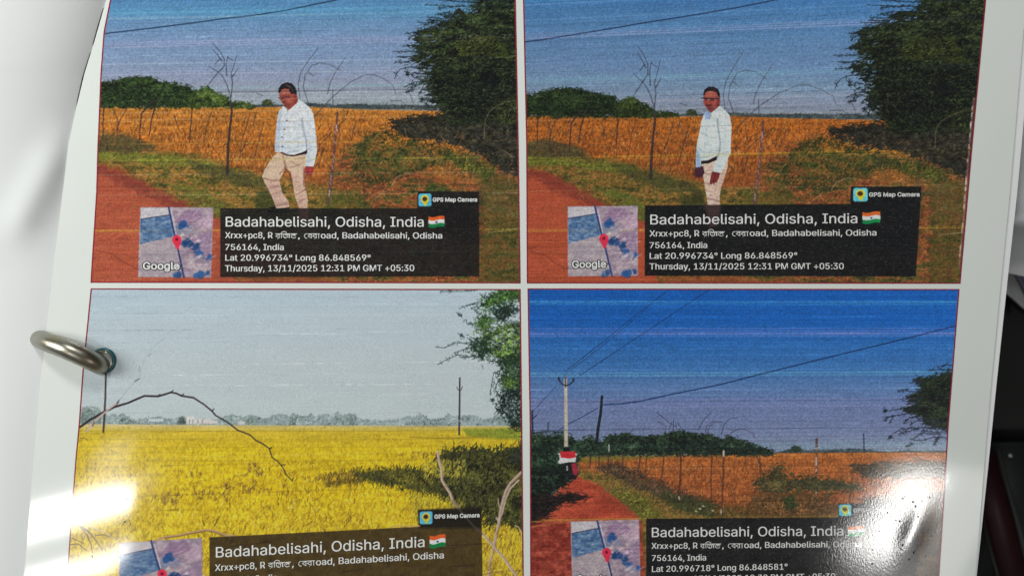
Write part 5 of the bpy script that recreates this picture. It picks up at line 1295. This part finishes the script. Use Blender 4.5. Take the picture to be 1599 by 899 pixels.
zl = float(Z(62, 530)); zr = float(Z(164, 570))
path = [pos(36, 517.5, 0, zl - .014), pos(50, 523.5, 0, zl - .0095), pos(61, 528.5, 0, zl - .0032), pos(76, 534.8, 0, zl + .0026), pos(103, 545, 0, zl + .0054), pos(126, 555.2, 0, zl + .0054), pos(143, 563, 0, zl + .0042), pos(155, 569, 0, zr + .0014), pos(163, 573, 0, zr - .004), pos(168, 575, 0, zr - .010)]
V, Fc = tube(path, [.0029] * 10)
M_STEEL = bpy.data.materials.new("worn_nickel"); M_STEEL.use_nodes = True
nt = M_STEEL.node_tree; p = nt.nodes["Principled BSDF"]
p.inputs["Metallic"].default_value = 1; p.inputs["Roughness"].default_value = .27
tc = nt.nodes.new("ShaderNodeTexCoord")
g = nt.nodes.new("ShaderNodeTexNoise"); g.inputs["Scale"].default_value = 160; g.inputs["Detail"].default_value = 6
rp = nt.nodes.new("ShaderNodeValToRGB")
rp.color_ramp.elements[0].position = .38; rp.color_ramp.elements[0].color = (.36, .36, .32, 1)
rp.color_ramp.elements[1].position = .68; rp.color_ramp.elements[1].color = (.34, .29, .20, 1)
nt.links.new(tc.outputs["Object"], g.inputs["Vector"]); nt.links.new(g.outputs["Fac"], rp.inputs[0]); nt.links.new(rp.outputs[0], p.inputs["Base Color"])
g2 = nt.nodes.new("ShaderNodeTexNoise"); g2.inputs["Scale"].default_value = 900; g2.inputs["Detail"].default_value = 4
mr = nt.nodes.new("ShaderNodeMapRange"); mr.inputs["To Min"].default_value = .24; mr.inputs["To Max"].default_value = .44
nt.links.new(tc.outputs["Object"], g2.inputs["Vector"]); nt.links.new(g2.outputs["Fac"], mr.inputs["Value"]); nt.links.new(mr.outputs[0], p.inputs["Roughness"])
ring = add_obj("binder_ring", mesh_np("binder_ring", V, Fc), M_STEEL)
tag(ring, "worn metal binder ring passing through the teal-rimmed hole of the printed sheet", "binder ring")

# ------------------------------------------------------------------ blank sheet peeking out beneath
M_PAPER = flat_material("plain_paper", (0.875, 0.89, 0.88), 0.75, noise=0.012, scale=18, bump=0.04, bscale=900, spec=0.2)
UR = ([-90, 40, 300, 450, 600, 700, 800, 899, 985], [1624, 1612, 1588.5, 1572, 1556, 1546, 1535.5, 1525, 1517])
UL = ([-90, 985], [1300, 1260])
und = add_obj("under_sheet", sheet_mesh("under_sheet", UL, UR, -80, 975, lambda x, y: Z(x, y) - .0003, nx=40, ny=80), M_PAPER)
tag(und, "blank white sheet showing as a thin strip beneath the right edge of the printed sheet", "paper sheet")

# turned sheet at the left
def zleft(x, y):
    e = np.interp(y, *PL)
    d = np.clip(e - x, -30, 400)
    z = Z(e, y) - .0016
    rise = np.interp(y, [-90, 100, 300, 420, 1000], [.013, .012, .009, .006, .006])
    z = z + rise * (1 - np.exp(-np.clip(d, 0, 400) / 120.0))
    # soft fold running from the edge down to the left
    dist = ((x - 25) * (-155) + (y - 355) * -85) / 177.0   # signed distance to the fold line (25,355)-(110,200)
    along = ((x - 25) * 85 - (y - 355) * 155) / 177.0
    fold = .0014 * np.exp(-(dist / 30.0) ** 2) * np.clip((along + 40) / 60, 0, 1) * np.clip((190 - along) / 80, 0, 1)
    return z + fold


def left_right_edge(y):
    return np.interp(y, *PL)


LE = np.array(PL[0], float)
ys = np.array([-90, -20, 8, 14, 40, 68, 74, 79, 84, 120, 160, 172, 190, 300, 450, 600, 800, 985], float)
gap = np.array([8, 8, 2, -1.6, -2.2, -1.8, 0.5, 0.5, -1.6, -2.4, -1.6, 1, 6, 8, 8, 8, 8, 8], float)
TR_ = (ys, np.interp(ys, *PL) + gap)
left = add_obj("turned_sheet", sheet_mesh("turned_sheet", ([-90, 985], [-260, -260]), TR_, -88, 982, zleft, nx=170, ny=200), M_PAPER)
tag(left, "plain white turned-over page bulging at the left of the metal ring", "paper sheet")

# dark punched hole in the turned sheet that the ring drops into
# ------------------------------------------------------------------ what lies to the right: dark desk, case, maroon strip, crumpled white wrapper
ZD = -0.075
M_DESK = flat_material("dark_desk", (0.010, 0.011, 0.010), 0.5, noise=0.3, scale=30, bump=0.05, spec=0.25)
bm = bmesh.new()
bmesh.ops.create_grid(bm, x_segments=2, y_segments=2, size=0.6)
me = bpy.data.meshes.new("desk"); bm.to_mesh(me); bm.free()
desk = add_obj("desk", me, M_DESK); desk.location = (0, 0, ZD)
tag(desk, "dark desk top seen at the right beyond the sheets", "desk", kind="structure")


def slab(name, pts, z0, z1, mat, bev=0.0012):
    """closed slab with rounded rim from an outline in photo pixels at height z1"""
    bm = bmesh.new()
    P = [pos(x, y, 0, z1) for x, y in pts]
    vs = [bm.verts.new(p_) for p_ in P]
    f = bm.faces.new(vs)
    if f.normal.z < 0: f.normal_flip()
    r_ = bmesh.ops.extrude_face_region(bm, geom=[f])
    for v_ in [g_ for g_ in r_["geom"] if isinstance(g_, bmesh.types.BMVert)]: v_.co.z = z0
    bmesh.ops.recalc_face_normals(bm, faces=bm.faces)
    if bev: bmesh.ops.bevel(bm, geom=[e_ for e_ in bm.edges], offset=bev, segments=3, affect='EDGES')
    me = bpy.data.meshes.new(name); bm.to_mesh(me); bm.free()
    for q_ in me.polygons: q_.use_smooth = True
    return me


M_CASE = flat_material("black_case", (0.012, 0.014, 0.013), 0.45, noise=0.25, scale=60, bump=0.05, spec=0.3)
M_MAR = flat_material("maroon_cover", (0.030, 0.006, 0.008), 0.5, noise=0.3, scale=80, spec=0.3)
M_EDGE = flat_material("dark_grey_rail", (0.035, 0.038, 0.034), 0.45, noise=0.2, scale=80, spec=0.3)
case = add_obj("black_case", slab("black_case", [(1500, 692), (1720, 692), (1720, 1010), (1500, 1010)], ZD + .001, ZD + .012, M_CASE), M_CASE)
tag(case, "matt black case with a straight upper lip lying right of the sheets", "case")
dot = add_obj("screw", None or (lambda Vf: mesh_np("screw", *Vf))(lathe([(0.0, .0006), (.0006, .0005), (.0009, .0002), (.001, 0)], pos(1578, 711, 0, ZD + .0121))), flat_material("screw_metal", (.5, .5, .5), .3, 1.0), case)
mar = add_obj("maroon_folder", slab("maroon_folder", [(1520, 700), (1556, 700), (1575, 775), (1598, 860), (1612, 915), (1625, 1000), (1590, 1000), (1556, 890), (1538, 815), (1522, 770)], ZD + .0125, ZD + .016, M_MAR), M_MAR)
tag(mar, "dark maroon folder edge slanting down across the black case", "folder")
rail = add_obj("rail", slab("rail", [(1557, 700), (1562, 700), (1583, 775), (1606, 860), (1630, 960), (1624, 960), (1600, 868), (1577, 780)], ZD + .0165, ZD + .0172, M_EDGE, .0002), M_EDGE, mar)
rail2 = add_obj("rail", slab("rail", [(1534, 815), (1538, 815), (1562, 899), (1575, 950), (1570, 950), (1556, 899)], ZD + .0165, ZD + .0170, M_EDGE, .0002), M_EDGE, mar)

M_WRAP = flat_material("white_wrapper", (0.86, 0.87, 0.88), 0.35, noise=0.03, scale=30, bump=0.1, bscale=60, coat=.3)
def wrapper():
    ny, nx = 70, 24
    t = np.linspace(0, 1, ny)[:, None]; s = np.linspace(0, 1, nx)[None, :]
    y = -140 + 560 * t + 40 * s * t; x = 1545 + 190 * s + 0 * t
    z = -.016 - .006 * s + .003 * np.sin(y / 47.0 + 2.2 * s) + .005 * np.exp(-((y - 330 - 60 * s) / 16) ** 2) - .03 * np.clip((y - 345) / 70, 0, 1)
    V = pos(x, y, 0, z).reshape(-1, 3); q = np.arange(nx * ny).reshape(ny, nx)
    return mesh_np("white_wrapper", V, np.stack([q[1:, :-1], q[1:, 1:], q[:-1, 1:], q[:-1, :-1]], -1).reshape(-1, 4))
wr_ = add_obj("white_wrapper", wrapper(), M_WRAP)
tag(wr_, "crumpled white plastic wrapper at the top right corner", "wrapper")
M_LIL = flat_material("lilac_plastic", (0.16, 0.15, 0.22), 0.35, noise=0.1, scale=60, coat=.3)
lil = add_obj("grey_strap", slab("grey_strap", [(1560, 372), (1582, 360), (1640, 470), (1640, 520), (1605, 460), (1575, 400)], -.062, -.058, M_LIL, .001), M_LIL)
tag(lil, "grey lilac strap just below the crumpled white wrapper", "strap")
pale = add_obj("white_card", slab("white_card", [(1555, 380), (1578, 392), (1604, 445), (1650, 520), (1600, 480), (1555, 440)], -.070, -.067, M_PAPER, .0006), M_PAPER)
tag(pale, "pale card edge under the grey lilac strap", "card")
